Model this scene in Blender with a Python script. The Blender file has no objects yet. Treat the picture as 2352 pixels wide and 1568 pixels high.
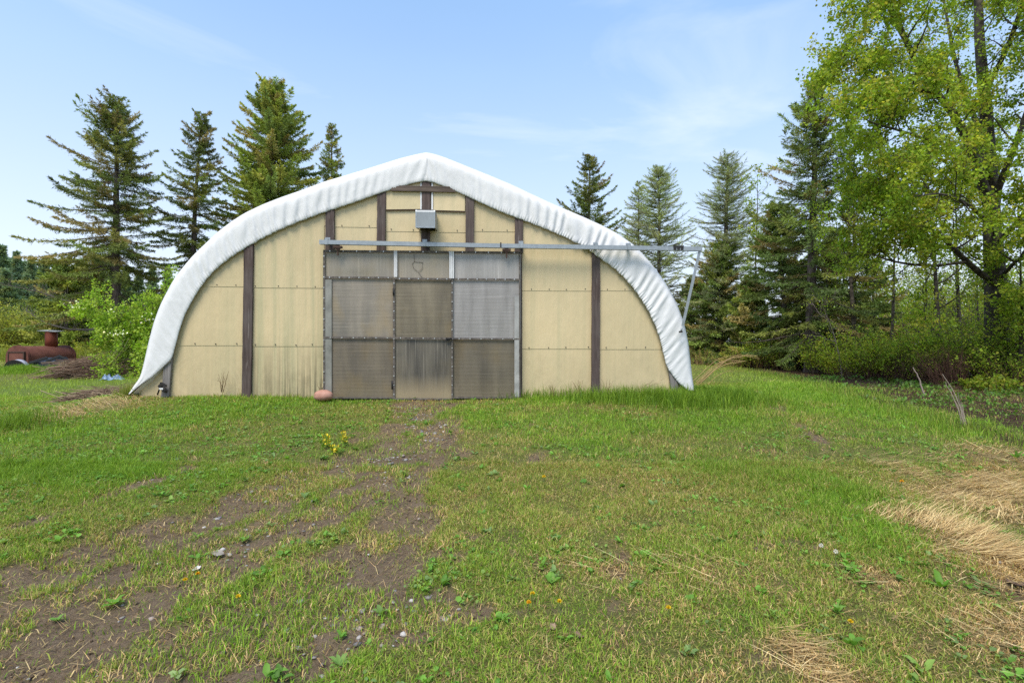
import bpy, math, random
import numpy as np
from mathutils import Vector, Matrix

S = bpy.context.scene
COL = S.collection
PI = math.pi
F = 1176.0            # focal length in the units of a 2352 x 1568 picture (18 mm on 36 mm)
CX, CY = 1176.0, 784.0
CAMZ = 1.5

# ------------------------------------------------------------------ noise and terrain
def _hash(ix, iy, seed):
    n = (ix * 374761393 + iy * 668265263 + seed * 2147483647) & 0xFFFFFFFF
    n = ((n ^ (n >> 13)) * 1274126177) & 0xFFFFFFFF
    return ((n ^ (n >> 16)) & 0xFFFF) / 65535.0

def vnoise(x, y, seed=0):
    x = np.asarray(x, float); y = np.asarray(y, float)
    ix = np.floor(x).astype(np.int64); iy = np.floor(y).astype(np.int64)
    fx = x - ix; fy = y - iy
    fx = fx * fx * (3 - 2 * fx); fy = fy * fy * (3 - 2 * fy)
    a = _hash(ix, iy, seed); b = _hash(ix + 1, iy, seed)
    c = _hash(ix, iy + 1, seed); d = _hash(ix + 1, iy + 1, seed)
    return (a * (1 - fx) + b * fx) * (1 - fy) + (c * (1 - fx) + d * fx) * fy

def fbm(x, y, seed=0, oct=4):
    s = 0; a = 0.5; t = 0
    for i in range(oct):
        s = s + a * vnoise(x * 2 ** i, y * 2 ** i, seed + i * 17); t += a; a *= 0.55
    return s / t

def sstep(a, b, x):
    t = np.clip((np.asarray(x, float) - a) / (b - a), 0, 1)
    return t * t * (3 - 2 * t)

def terrain(X, Y):
    X = np.asarray(X, float); Y = np.asarray(Y, float)
    k = 22.0
    a = 0.0625 * np.maximum(Y, -3)
    b = -np.log(np.exp(-k * a) + math.exp(-k * 0.55)) / k
    b = b + 0.075 * sstep(-2.5, -4.6, X) * sstep(6.3, 8.2, Y) * (1 - sstep(-6.3, -8.6, X))
    b = b - 0.30 * sstep(-6.2, -9.5, X) * sstep(5, 9, Y) * (1 - sstep(13, 24, Y))
    b = b - 0.16 * sstep(5.5, 11, X) * sstep(4, 9, Y)
    b = b + 0.05 * (fbm(X / 1.7, Y / 1.7, 3, 3) - 0.5) * sstep(1, 4, Y + np.abs(X)) * (1 - 0.7 * sstep(7.5, 8.8, Y) * (np.abs(X) < 6))
    b = b + 0.025 * (fbm(X / 0.33, Y / 0.33, 5, 3) - 0.5) * (1 - sstep(9, 13, Y))
    b = b - 0.035 * rut(X, Y)
    return b

# wheel tracks as polylines in ground metres, filled in below
RUTS = []
def rut(X, Y):
    m = np.zeros(np.broadcast(X, Y).shape)
    for pts, w in RUTS:
        m = np.maximum(m, np.exp(-(poly_dist(X, Y, pts) / w) ** 2))
    return m

def poly_dist(X, Y, pts):
    d = np.full(np.broadcast(X, Y).shape, 1e9)
    for (x0, y0), (x1, y1) in zip(pts[:-1], pts[1:]):
        dx, dy = x1 - x0, y1 - y0
        L = dx * dx + dy * dy + 1e-12
        t = np.clip(((X - x0) * dx + (Y - y0) * dy) / L, 0, 1)
        d = np.minimum(d, np.hypot(X - x0 - t * dx, Y - y0 - t * dy))
    return d

def gpt(px, py):
    """ground point seen at a picture position (marching along the view ray)"""
    u = (px - CX) / F; v = (CY - py) / F
    lo = 1.0
    for i in range(4000):
        Y = lo + 0.02 * i if i < 1500 else lo + 30 + 0.1 * (i - 1500)
        if CAMZ + v * Y < float(terrain(u * Y, Y)):
            return (u * Y, Y)
    return (u * 200, 200.0)

def at(px, Y):
    X = (px - CX) / F * Y
    return Vector((X, Y, float(terrain(X, Y))))

def ztop(py, Y):
    return CAMZ + (CY - py) / F * Y

# ------------------------------------------------------------------ objects
def tag(o, label=None, cat=None, group=None, kind=None):
    if label: o['label'] = label
    if cat: o['category'] = cat
    if group: o['group'] = group
    if kind: o['kind'] = kind
    return o

def empty(name, loc=(0, 0, 0), rz=0.0, **k):
    o = bpy.data.objects.new(name, None); COL.objects.link(o)
    o.location = loc; o.rotation_euler = (0, 0, rz); o.empty_display_size = 0.2
    return tag(o, **k)

def link(name, me, mats, parent=None, **k):
    o = bpy.data.objects.new(name, me); COL.objects.link(o)
    for m in (mats if isinstance(mats, (list, tuple)) else [mats]):
        me.materials.append(m)
    if parent: o.parent = parent
    return tag(o, **k)

def np_mesh(name, V, quads=None, tris=None, tint=None, mi=None, smooth=False):
    me = bpy.data.meshes.new(name)
    V = np.ascontiguousarray(V, np.float32)
    nq = 0 if quads is None else len(quads); nt = 0 if tris is None else len(tris)
    loops = []
    if nq: loops.append(np.asarray(quads, np.int32).reshape(-1))
    if nt: loops.append(np.asarray(tris, np.int32).reshape(-1))
    L = np.concatenate(loops)
    me.vertices.add(len(V)); me.loops.add(len(L)); me.polygons.add(nq + nt)
    me.vertices.foreach_set('co', V.reshape(-1))
    me.loops.foreach_set('vertex_index', L)
    st = np.concatenate([np.arange(nq) * 4, nq * 4 + np.arange(nt) * 3]).astype(np.int32)
    me.polygons.foreach_set('loop_start', st)
    if mi is not None: me.polygons.foreach_set('material_index', np.asarray(mi, np.int32))
    me.update(calc_edges=True)
    if smooth: me.polygons.foreach_set('use_smooth', np.ones(nq + nt, bool))
    if tint is not None:
        at_ = me.attributes.new('tint', 'FLOAT_COLOR', 'FACE')
        c = np.ones((nq + nt, 4), np.float32); c[:, :3] = tint
        at_.data.foreach_set('color', c.reshape(-1))
    return me

class MB:
    """collects boxes, prisms and tubes into one mesh"""
    def __init__(s): s.v = []; s.f = []; s.m = []; s.sm = []
    def add(s, v, f, m=0, smooth=False):
        b = len(s.v); s.v += [tuple(p) for p in v]
        for q in f:
            s.f.append(tuple(i + b for i in q)); s.m.append(m); s.sm.append(smooth)
    def box(s, x0, x1, y0, y1, z0, z1, m=0, M=None):
        v = [Vector((x, y, z)) for x in (x0, x1) for y in (y0, y1) for z in (z0, z1)]
        if M is not None: v = [M @ p for p in v]
        s.add(v, [(0, 1, 3, 2), (4, 6, 7, 5), (0, 4, 5, 1), (2, 3, 7, 6), (0, 2, 6, 4), (1, 5, 7, 3)], m)
    def bar(s, a, b, w, d, up=(0, 0, 1), m=0):
        a = Vector(a); b = Vector(b); t = (b - a).normalized(); up = Vector(up)
        x = t.cross(up).normalized(); y = x.cross(t)
        v = []
        for p in (a, b):
            for i, j in ((-1, -1), (1, -1), (1, 1), (-1, 1)):
                v.append(p + x * (i * w / 2) + y * (j * d / 2))
        s.add(v, [(0, 1, 2, 3), (7, 6, 5, 4), (0, 4, 5, 1), (1, 5, 6, 2), (2, 6, 7, 3), (3, 7, 4, 0)], m)
    def prism(s, poly, y0, y1, m=0):
        """poly: (x, z) outline; extruded along y"""
        n = len(poly)
        s.add([(x, y0, z) for x, z in poly] + [(x, y1, z) for x, z in poly],
              [tuple(range(n)), tuple(range(2 * n - 1, n - 1, -1))] + [(i, n + i, n + (i + 1) % n, (i + 1) % n) for i in range(n)], m)
    def tube(s, pts, radii, n=8, m=0, caps=True, smooth=True):
        V, Q = tube_np(pts, radii, n)
        s.add(V, Q, m, smooth)
        b = len(s.v) - len(V)
        if caps:
            s.f.append(tuple(b + i for i in range(n))[::-1]); s.m.append(m); s.sm.append(False)
            s.f.append(tuple(b + len(V) - n + i for i in range(n))); s.m.append(m); s.sm.append(False)
    def disc(s, c, r, n=12, m=0, M=None):
        v = [Vector((c[0] + r * math.cos(2 * PI * i / n), c[1], c[2] + r * math.sin(2 * PI * i / n))) for i in range(n)]
        s.add(v, [tuple(range(n))], m)
    def build(s, name, mats, parent=None, bevel=0, **k):
        me = bpy.data.meshes.new(name); me.from_pydata(s.v, [], s.f); me.update()
        me.polygons.foreach_set('material_index', s.m); me.polygons.foreach_set('use_smooth', s.sm)
        o = link(name, me, mats, parent, **k)
        if bevel:
            b = o.modifiers.new('bevel', 'BEVEL'); b.width = bevel; b.segments = 2; b.limit_method = 'ANGLE'
        return o

def tube_np(pts, radii, n=6):
    P = np.asarray(pts, float); K = len(P)
    R = np.full(K, radii, float) if np.isscalar(radii) else np.asarray(radii, float)
    T = np.gradient(P, axis=0); T /= np.linalg.norm(T, axis=1)[:, None] + 1e-9
    ref = np.array([0.0, 0, 1]) if abs(T[:, 2].mean()) < 0.8 else np.array([1.0, 0, 0])
    A = np.cross(T, ref); A /= np.linalg.norm(A, axis=1)[:, None] + 1e-9
    B = np.cross(T, A)
    ang = np.arange(n) * 2 * PI / n
    V = P[:, None] + R[:, None, None] * (np.cos(ang)[None, :, None] * A[:, None] + np.sin(ang)[None, :, None] * B[:, None])
    V = V.reshape(-1, 3)
    i = np.arange(K - 1)[:, None] * n; j = np.arange(n)[None]
    Q = np.stack([i + j, i + (j + 1) % n, i + n + (j + 1) % n, i + n + j], -1).reshape(-1, 4)
    return V, Q

class Tubes:
    def __init__(s): s.V = []; s.Q = []; s.n = 0; s.c = []
    def add(s, pts, radii, n=5, col=(1, 1, 1)):
        V, Q = tube_np(pts, radii, n)
        s.V.append(V); s.Q.append(Q + s.n); s.n += len(V); s.c.append(np.tile(col, (len(Q), 1)))
    def mesh(s, name): return np_mesh(name, np.concatenate(s.V), quads=np.concatenate(s.Q), smooth=True, tint=np.concatenate(s.c))

# ------------------------------------------------------------------ materials
def mat(name):
    m = bpy.data.materials.new(name); m.use_nodes = True
    nt = m.node_tree; nt.nodes.clear()
    out = nt.nodes.new('ShaderNodeOutputMaterial')
    return m, nt, out

def N(nt, t, **k):
    n = nt.nodes.new(t)
    ins = k.pop('ins', {})
    for a, b in k.items(): setattr(n, a, b)
    for a, b in ins.items():
        if isinstance(b, bpy.types.NodeSocket): nt.links.new(b, n.inputs[a])
        else: n.inputs[a].default_value = b
    return n

def c4(c): return (c[0], c[1], c[2], 1.0)

def coords(nt, scale=(1, 1, 1), kind='Object'):
    tc = N(nt, 'ShaderNodeTexCoord')
    mp = N(nt, 'ShaderNodeMapping', ins={'Vector': tc.outputs[kind], 'Scale': scale})
    return mp.outputs[0]

def noise(nt, vec, scale, detail=4, rough=0.55, dist=0.0):
    return N(nt, 'ShaderNodeTexNoise', ins={'Vector': vec, 'Scale': scale, 'Detail': detail, 'Roughness': rough, 'Distortion': dist}).outputs['Fac']

def ramp(nt, fac, a, b, lo=0.0, hi=1.0):
    return N(nt, 'ShaderNodeMapRange', ins={'Value': fac, 'From Min': a, 'From Max': b, 'To Min': lo, 'To Max': hi}).outputs[0]

def mix(nt, fac, a, b, mode='MIX'):
    n = N(nt, 'ShaderNodeMix', data_type='RGBA', blend_type=mode)
    for key, v in ((0, fac), (6, a), (7, b)):
        if isinstance(v, bpy.types.NodeSocket): nt.links.new(v, n.inputs[key])
        elif key == 0: n.inputs[0].default_value = v
        else: n.inputs[key].default_value = c4(v)
    return n.outputs[2]

def mathn(nt, op, a, b=0.0):
    n = N(nt, 'ShaderNodeMath', operation=op)
    for i, v in enumerate((a, b)):
        if isinstance(v, bpy.types.NodeSocket): nt.links.new(v, n.inputs[i])
        else: n.inputs[i].default_value = v
    return n.outputs[0]

def bsdf(nt, out, color, rough=0.6, metal=0.0, spec=0.4, bump=None, bstr=0.3, bdist=0.01):
    b = N(nt, 'ShaderNodeBsdfPrincipled')
    for key, v in (('Base Color', color), ('Roughness', rough), ('Metallic', metal), ('Specular IOR Level', spec)):
        if isinstance(v, bpy.types.NodeSocket): nt.links.new(v, b.inputs[key])
        elif key == 'Base Color': b.inputs[key].default_value = c4(v)
        else: b.inputs[key].default_value = v
    if bump is not None:
        bn = N(nt, 'ShaderNodeBump', ins={'Height': bump, 'Strength': bstr, 'Distance': bdist})
        nt.links.new(bn.outputs[0], b.inputs['Normal'])
    nt.links.new(b.outputs[0], out.inputs[0])
    return b

def m_leaf(name, trans=0.35, rough=0.55, spec=0.25, gain=1.0):
    m, nt, out = mat(name)
    a0 = N(nt, 'ShaderNodeAttribute', attribute_name='tint')
    gn = N(nt, 'ShaderNodeMix', data_type='RGBA', blend_type='MULTIPLY'); gn.clamp_result = False
    gn.inputs[0].default_value = 1.0; nt.links.new(a0.outputs['Color'], gn.inputs[6]); gn.inputs[7].default_value = (gain, gain, gain, 1)
    tcol = gn.outputs[2]
    b = N(nt, 'ShaderNodeBsdfPrincipled', ins={'Base Color': tcol, 'Roughness': rough, 'Specular IOR Level': spec})
    if trans > 0:
        g = N(nt, 'ShaderNodeMix', data_type='RGBA', blend_type='MULTIPLY')
        g.inputs[0].default_value = 1.0
        nt.links.new(tcol, g.inputs[6]); g.inputs[7].default_value = (1.25, 1.2, 0.55, 1)
        t = N(nt, 'ShaderNodeBsdfTranslucent', ins={'Color': g.outputs[2]})
        ms = N(nt, 'ShaderNodeMixShader', ins={0: trans})
        nt.links.new(b.outputs[0], ms.inputs[1]); nt.links.new(t.outputs[0], ms.inputs[2])
        nt.links.new(ms.outputs[0], out.inputs[0])
    else:
        nt.links.new(b.outputs[0], out.inputs[0])
    return m

def m_plain(name, c, rough=0.6, metal=0.0, var=0.25, scale=6, spec=0.4, bstr=0.0):
    m, nt, out = mat(name)
    v = coords(nt)
    n = noise(nt, v, scale, 6, 0.6)
    col = mix(nt, ramp(nt, n, 0.3, 0.7), [x * (1 - var) for x in c], [min(1, x * (1 + var)) for x in c])
    bsdf(nt, out, col, rough, metal, spec, noise(nt, v, scale * 8, 4) if bstr else None, bstr)
    return m

def m_bark(name, dark, light, sx=14, sz=3):
    m, nt, out = mat(name)
    v = coords(nt, (sx, sx, sz))
    n = noise(nt, v, 1.0, 6, 0.65)
    at_ = N(nt, 'ShaderNodeAttribute', attribute_name='tint')
    col = mix(nt, ramp(nt, n, 0.35, 0.68), dark, light)
    col = mix(nt, 1.0, col, at_.outputs['Color'], 'MULTIPLY')
    bsdf(nt, out, col, 0.85, 0, 0.2, n, 0.6, 0.02)
    return m
# ------------------------------------------------------------------ ground
def gl(*pp): return [gpt(x, y) for x, y in pp]

_dirt_px = [   # bare soil: picture polylines turned into ground metres, half width in metres, strength
    ([(-150, 1400), (250, 1270), (480, 1190), (700, 1100), (880, 1035)], 0.34, 1.0),
    ([(-200, 1620), (150, 1500), (330, 1330)], 0.42, 1.0),
    ([(300, 1640), (560, 1500), (760, 1380), (900, 1250), (960, 1180)], 0.42, 1.0),
    ([(620, 1560), (800, 1430), (960, 1400)], 0.30, 0.9),
    ([(860, 1150), (950, 1090), (1010, 1000), (1000, 930)], 0.42, 0.75),
    ([(780, 1140), (870, 1060), (930, 985), (960, 930)], 0.40, 0.8),
    ([(2420, 1290), (2330, 1330), (2420, 1400)], 0.20, 1.0),
    ([(1350, 1300), (1430, 1290), (1600, 1310)], 0.14, 0.55),
    ([(1180, 1070), (1280, 1040)], 0.22, 0.5),
    ([(1990, 1220), (1910, 1100), (1870, 1010), (1790, 940), (1710, 885)], 0.14, 0.42),
    ([(-100, 1240), (120, 1190), (300, 1120), (420, 1080)], 0.12, 0.55),
    ([(1280, 1420), (1000, 1400)], 0.16, 0.6),
]
_dirt = [(gl(*p), w, s) for p, w, s in _dirt_px]
_fan = [(gl(*p), w, s) for p, w, s in [([(-150, 1500), (350, 1330), (700, 1180), (930, 1040)], 0.85, 1.0), ([(250, 1600), (620, 1430), (900, 1250)], 0.60, 1.0), ([(860, 1180), (1000, 1010), (985, 930)], 0.5, 0.8)]]
_a, _b = gpt(60, 1400), gpt(880, 1040); _TL = math.hypot(_b[0] - _a[0], _b[1] - _a[1]); _TC, _TS = (_b[0] - _a[0]) / _TL, (_b[1] - _a[1]) / _TL
_straw = [(gl(*p), w, s) for p, w, s in [
    ([(2330, 1050), (2290, 1110), (2250, 1150), (2330, 1170), (2420, 1180)], 0.46, 1.0),
    ([(2120, 1200), (2200, 1250), (2300, 1290), (2360, 1340)], 0.33, 1.0),
    ([(1850, 1500), (1900, 1560), (2000, 1620)], 0.13, 0.9),
    ([(2050, 1350), (2000, 1320)], 0.14, 0.7),
    ([(2300, 1480), (2380, 1440)], 0.2, 0.7),
    ([(1330, 1310), (1700, 1330)], 0.22, 0.42),
    ([(40, 975), (170, 945), (280, 915)], 0.55, 0.8),
]]
_litter = [(gl(*p), w, s) for p, w, s in [
    ([(1690, 838), (1780, 858), (1878, 880), (1954, 902), (2056, 934), (2176, 964), (2295, 998), (2420, 1035)], 0.30, 0.9)]]
_lush = [(gl(*p), w, s) for p, w, s in [
    ([(1250, 925), (1420, 915), (1680, 925)], 0.5, 1.0),
    ([(1150, 960), (1400, 985), (1800, 950)], 0.9, 0.8),
    ([(0, 1010), (200, 990), (420, 960), (640, 925)], 1.0, 0.8),
    ([(-50, 1080), (200, 1060)], 0.8, 0.9),
    ([(1750, 860), (1900, 930), (2100, 960)], 1.4, 0.9), ([(1250, 1000), (1600, 1050), (1900, 1130), (1990, 1220)], 0.65, 0.75), ([(-80, 905), (150, 880), (320, 868)], 3.0, 0.95)]]
_gravel = [(gl(*p), w, s) for p, w, s in [
    ([(950, 935), (965, 960), (1000, 1010)], 0.22, 1.0), ([(905, 1040), (880, 1055)], 0.28, 1.0),
    ([(850, 1110), (880, 1090)], 0.25, 0.7), ([(780, 1420), (940, 1400)], 0.25, 0.8), ([(560, 1260), (680, 1170)], 0.25, 0.7),
    ([(700, 1090), (600, 1120)], 0.4, 0.5)]]
RUTS += [(d[0], d[1] * 0.8) for d in _dirt[:4]]

def field(X, Y, spec, p=2):
    m = np.zeros(np.broadcast(X, Y).shape)
    for pts, w, s in spec:
        m = np.maximum(m, s * np.exp(-(poly_dist(X, Y, pts) / w) ** p))
    return m

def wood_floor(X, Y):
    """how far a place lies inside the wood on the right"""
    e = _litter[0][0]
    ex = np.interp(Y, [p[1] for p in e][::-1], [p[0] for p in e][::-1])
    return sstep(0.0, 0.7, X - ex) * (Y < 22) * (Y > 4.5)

def masks(X, Y):
    n1 = fbm(X / 0.55, Y / 0.55, 11, 4); n2 = fbm(X / 0.16, Y / 0.16, 23, 3)
    d = field(X, Y, _dirt, 3)
    fan = field(X, Y, _fan)
    al = X * _TC + Y * _TS; ac = -X * _TS + Y * _TC
    n0 = fbm(al / 1.5, ac / 0.24, 29, 4)          # streaks drawn out along the wheel tracks
    dirt = sstep(0.36, 0.66, np.maximum(d * 0.95, fan * 0.80) + (n1 - 0.5) * 0.75 + (n2 - 0.5) * 0.7 + (n0 - 0.5) * 1.25)
    near = 1 - sstep(5, 9, Y)
    spots = sstep(0.66, 0.80, n1 * 0.75 + n2 * 0.25 + 0.05 * near) * (1 - field(X, Y, _lush)) * (Y < 8.8) * 0.8
    dirt = np.maximum(dirt, spots)
    straw = np.clip(field(X, Y, _straw) + (n2 - 0.5) * 0.8, 0, 1)
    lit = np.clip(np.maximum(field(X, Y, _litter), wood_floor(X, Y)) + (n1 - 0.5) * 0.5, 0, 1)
    lush = np.clip(field(X, Y, _lush) + (n1 - 0.5) * 0.6 + 1.0 * sstep(23, 30, Y), 0, 1)
    return dirt, straw, lit, lush

def _axis(fine_lo, fine_hi, step, far, lo=None):
    a = list(np.arange(fine_lo, fine_hi, step)); d = step; x = fine_hi
    while x < far: a.append(x); d *= 1.12; x += d
    a.append(far)
    if lo is not None:
        d = step; x = fine_lo - step; b = []
        while x > lo: b.append(x); d *= 1.14; x -= d
        b.append(lo); a = b[::-1] + a
    return np.array(a)
gx = _axis(-8.5, 9.5, 0.055, 900, -900); gy = _axis(1.4, 10.5, 0.05, 1100, -60)
GX, GY = np.meshgrid(gx, gy, indexing='xy')
GZ = terrain(GX, GY)
_d, _s, _l, _u = masks(GX, GY)
GZ = GZ + (fbm(GX / 0.11, GY / 0.11, 77, 3) - 0.5) * 0.045 * _d * (GY < 9) - 0.012 * _d
V = np.stack([GX, GY, GZ], -1).reshape(-1, 3)
nx, ny = len(gx), len(gy)
i = np.arange(ny - 1)[:, None] * nx; j = np.arange(nx - 1)[None]
Q = np.stack([i + j, i + j + 1, i + nx + j + 1, i + nx + j], -1).reshape(-1, 4)
me = np_mesh('ground', V, quads=Q, smooth=True)
for nm, arr in (('dirt', _d), ('straw', _s), ('litter', _l), ('lush', _u)):
    a_ = me.attributes.new(nm, 'FLOAT', 'POINT'); a_.data.foreach_set('value', np.ascontiguousarray(arr.reshape(-1), np.float32))
M_ground, nt, out = mat('ground_soil')
v = coords(nt)
A = lambda n: N(nt, 'ShaderNodeAttribute', attribute_name=n).outputs['Fac']
nf = mathn(nt, 'ADD', mathn(nt, 'MULTIPLY', noise(nt, v, 38, 8, 0.75), 0.5), mathn(nt, 'MULTIPLY', noise(nt, v, 190, 3, 0.6), 0.5)); nm_ = noise(nt, v, 5, 6, 0.6); nl = noise(nt, v, 0.5, 3)
soil = mix(nt, ramp(nt, nm_, 0.3, 0.7), (0.095, 0.063, 0.038), (0.195, 0.140, 0.090))
soil = mix(nt, ramp(nt, nf, 0.42, 0.66), soil, (0.27, 0.205, 0.142))
turf = mix(nt, ramp(nt, nf, 0.3, 0.7), (0.055, 0.062, 0.016), (0.24, 0.20, 0.075))
turf = mix(nt, ramp(nt, nl, 0.35, 0.65), turf, (0.125, 0.155, 0.034))
turf = mix(nt, mathn(nt, 'MULTIPLY', A('lush'), 0.7), turf, (0.105, 0.175, 0.025))
col = mix(nt, A('dirt'), turf, soil)
col = mix(nt, mathn(nt, 'MULTIPLY', A('straw'), 0.8), col, mix(nt, ramp(nt, nf, 0.4, 0.6), (0.14, 0.095, 0.045), (0.36, 0.26, 0.13)))
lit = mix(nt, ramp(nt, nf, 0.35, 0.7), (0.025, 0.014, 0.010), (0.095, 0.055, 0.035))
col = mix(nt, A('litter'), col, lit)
bsdf(nt, out, col, 0.95, 0, 0.12, nf, 1.0, 0.03)
link('ground', me, M_ground, kind='structure')

# ------------------------------------------------------------------ grass and ground cover (real blades)
rng = np.random.default_rng(7)
EDGE = 1.13
def scatter(n, y0, y1, power, xlim=None):
    """ground points inside the view wedge (with a margin), denser near the camera"""
    u = rng.random(n)
    e = 2 - power
    Y = (y0 ** e + u * (y1 ** e - y0 ** e)) ** (1 / e)
    X = (rng.random(n) * 2 - 1) * (EDGE * Y + 1.5)
    return X, Y

TH = math.atan(0.063)
BX0, BY0 = None, None
def barn_local(X, Y):
    c, s = math.cos(TH), math.sin(TH)
    dx, dy = X - ORG.x, Y - ORG.y
    return dx * c + dy * s, -dx * s + dy * c
ORG = Vector((0.0, 8.8, 0.0))
def outside_barn(X, Y):
    a, b = barn_local(X, Y)
    return ~((b > 0.0) & (a > -6.35) & (a < 3.3) & (b < 17))

GREENS = np.array([(0.155, 0.180, 0.032), (0.118, 0.162, 0.025), (0.185, 0.198, 0.044), (0.085, 0.128, 0.024), (0.195, 0.188, 0.055)])
LUSH = np.array([(0.120, 0.200, 0.020), (0.092, 0.165, 0.017), (0.155, 0.228, 0.025), (0.068, 0.122, 0.016)])
DRY = np.array([(0.30, 0.22, 0.10), (0.24, 0.16, 0.075), (0.38, 0.29, 0.14), (0.17, 0.11, 0.055), (0.33, 0.22, 0.10)])

def blades(X, Y, L, Wd, lean, az, col, z=None, kink=0.55):
    n = len(X); flat = z is not None                # blades given a height lie down along their whole length
    Z = terrain(X, Y) - 0.012 if z is None else z
    d = np.stack([np.cos(az), np.sin(az), np.zeros(n)], -1)
    fa = az + PI / 2 + rng.normal(0, 0.5, n)
    s = np.stack([np.cos(fa), np.sin(fa), np.zeros(n)], -1) * (Wd / 2)[:, None]
    b = np.stack([X, Y, Z], -1)
    up = np.array([0, 0, 1.0])
    a1 = lean * (0.97 if flat else 0.55); a2 = lean * (1.03 if flat else 1.35)
    m_ = b + (d * np.sin(a1)[:, None] + up * np.cos(a1)[:, None]) * (L * kink)[:, None]
    t = m_ + (d * np.sin(a2)[:, None] + up * np.cos(a2)[:, None]) * (L * (1 - kink))[:, None]
    V = np.stack([b - s, b + s, m_ + s * 0.8, m_ - s * 0.8, t], 1).reshape(-1, 3)
    k = np.arange(n)[:, None] * 5
    return V, k + np.array([[0, 1, 2, 3]]), k + np.array([[3, 2, 4]]), col

def pack(name, parts, m, **k):
    Vs, Qs, Ts, cq, ct, off = [], [], [], [], [], 0
    for V, q, t, c in parts:
        Vs.append(V); 
        if q is not None: Qs.append(q + off); cq.append(np.repeat(c, len(q) // len(c), 0))
        if t is not None: Ts.append(t + off); ct.append(np.repeat(c, len(t) // len(c), 0))
        off += len(V)
    me = np_mesh(name, np.concatenate(Vs), np.concatenate(Qs) if Qs else None, np.concatenate(Ts) if Ts else None,
                 tint=np.concatenate(cq + ct))
    return link(name, me, m, **k)

M_grass = m_leaf('grass_blade', 0.38, 0.5, 0.15, 2.1)
M_dry = m_leaf('dry_straw', 0.15, 0.7, 0.15, 1.75)
GD = 1.0     # overall density of the ground cover
parts = []
for n, y0, y1, pw in ((int(680000 * GD), 1.5, 5.0, 0.5), (int(460000 * GD), 4.6, 11.5, 0.6), (int(150000 * GD), 10.5, 40, 1.15)):
    X, Y = scatter(n, y0, y1, pw)
    dirt, straw, lit, lush = masks(X, Y)
    tuft = fbm(X / 0.21, Y / 0.21, 41, 2)
    keep = rng.random(n) < np.clip((1 - dirt * 0.97) * (1 - 0.65 * straw) * (1 - 0.96 * lit) * (0.45 + 1.0 * tuft) + 0.03 + 0.30 * dirt * (tuft > 0.52), 0, 1)
    keep &= outside_barn(X, Y) & (Y + np.abs(X) * 0.0 > 1.0)
    X, Y, lush, straw, tuft, dirt = X[keep], Y[keep], lush[keep], straw[keep], tuft[keep], dirt[keep]
    n = len(X)
    big = np.maximum(1, Y / 5.0) ** 0.75
    L = rng.uniform(0.024, 0.075, n) * (0.75 + 0.7 * lush) * (0.6 + 0.9 * tuft) * big ** 0.5
    Wd = rng.uniform(0.0028, 0.0055, n) * big
    lean = rng.uniform(0.25, 1.25, n)
    az = rng.uniform(0, 2 * PI, n)
    patch = fbm(X / 0.9, Y / 0.9, 51, 3)
    pr = np.clip(0.12 + 0.75 * (patch - 0.45) + 0.75 * straw - 0.30 * lush + 0.18 * dirt, 0.02, 0.92)
    pr = np.where((X > 0) & (Y < 3.6), pr + 0.06, pr)
    g = GREENS[rng.integers(0, len(GREENS), n)]
    lu = LUSH[rng.integers(0, len(LUSH), n)]
    dr = DRY[rng.integers(0, len(DRY), n)]
    col = np.where((rng.random(n) < np.clip(lush * 0.9 + 0.28 + 1.6 * (0.5 - patch), 0, 1))[:, None], lu, g)
    isdry = rng.random(n) < pr
    col = np.where(isdry[:, None], dr, col); lean = np.where(isdry, rng.uniform(0.85, 1.5, n), lean)
    # far lawn blades are blended towards a yellower green
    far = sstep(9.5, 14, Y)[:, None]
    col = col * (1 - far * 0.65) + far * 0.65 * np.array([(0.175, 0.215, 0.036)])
    col = col * rng.uniform(0.75, 1.25, n)[:, None] * (0.8 + 0.4 * fbm(X / 2.3, Y / 2.3, 61, 2))[:, None]
    parts.append(blades(X, Y, L, Wd, lean, az, col))
pack('grass', parts, M_grass, label='short weedy green grass growing over the sloping yard', cat='grass', kind='stuff')

# taller lush grass against the right of the barn, along the wood edge, round the cast-offs on the left
parts = []
def tall(n, pts, w, L0, L1, pal, wd=(0.004, 0.008), lean=(0.15, 0.8)):
    seg = rng.integers(0, len(pts) - 1, n); t = rng.random(n)
    P0 = np.array(pts)[seg]; P1 = np.array(pts)[seg + 1]
    P = P0 + (P1 - P0) * t[:, None] + rng.normal(0, 1, (n, 2)) * (np.array(w) if np.ndim(w) else w)
    cl = fbm(P[:, 0] / 0.3, P[:, 1] / 0.3, 91, 2)
    k = (rng.random(n) < 0.25 + 1.2 * cl) & outside_barn(P[:, 0], P[:, 1]); P = P[k]; cl = cl[k]; n = len(P)
    L = rng.uniform(L0, L1, n) * (0.5 + cl)
    big = np.maximum(1, P[:, 1] / 8) ** 0.7
    col = pal[rng.integers(0, len(pal), n)] * rng.uniform(0.7, 1.25, n)[:, None]
    parts.append(blades(P[:, 0], P[:, 1], L, rng.uniform(*wd, n) * big, rng.uniform(*lean, n), rng.uniform(0, 2 * PI, n), col))
tall(13000, gl((1200, 915), (1350, 908), (1480, 905), (1580, 910), (1690, 925)), (0.4, 0.18), 0.08, 0.26, LUSH * 0.85)
tall(9000, gl((1380, 918), (1480, 922), (1590, 928), (1690, 928)), (0.45, 0.30), 0.10, 0.34, LUSH * 0.8)
tall(3500, gl((380, 905), (560, 908), (740, 915)), (0.2, 0.07), 0.05, 0.16, GREENS)
tall(1800, gl((740, 918), (1195, 914)), (0.2, 0.05), 0.03, 0.09, GREENS)
tall(4000, gl((300, 908), (345, 905), (380, 905)), (0.12, 0.1), 0.10, 0.26, GREENS * 0.8)
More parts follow.
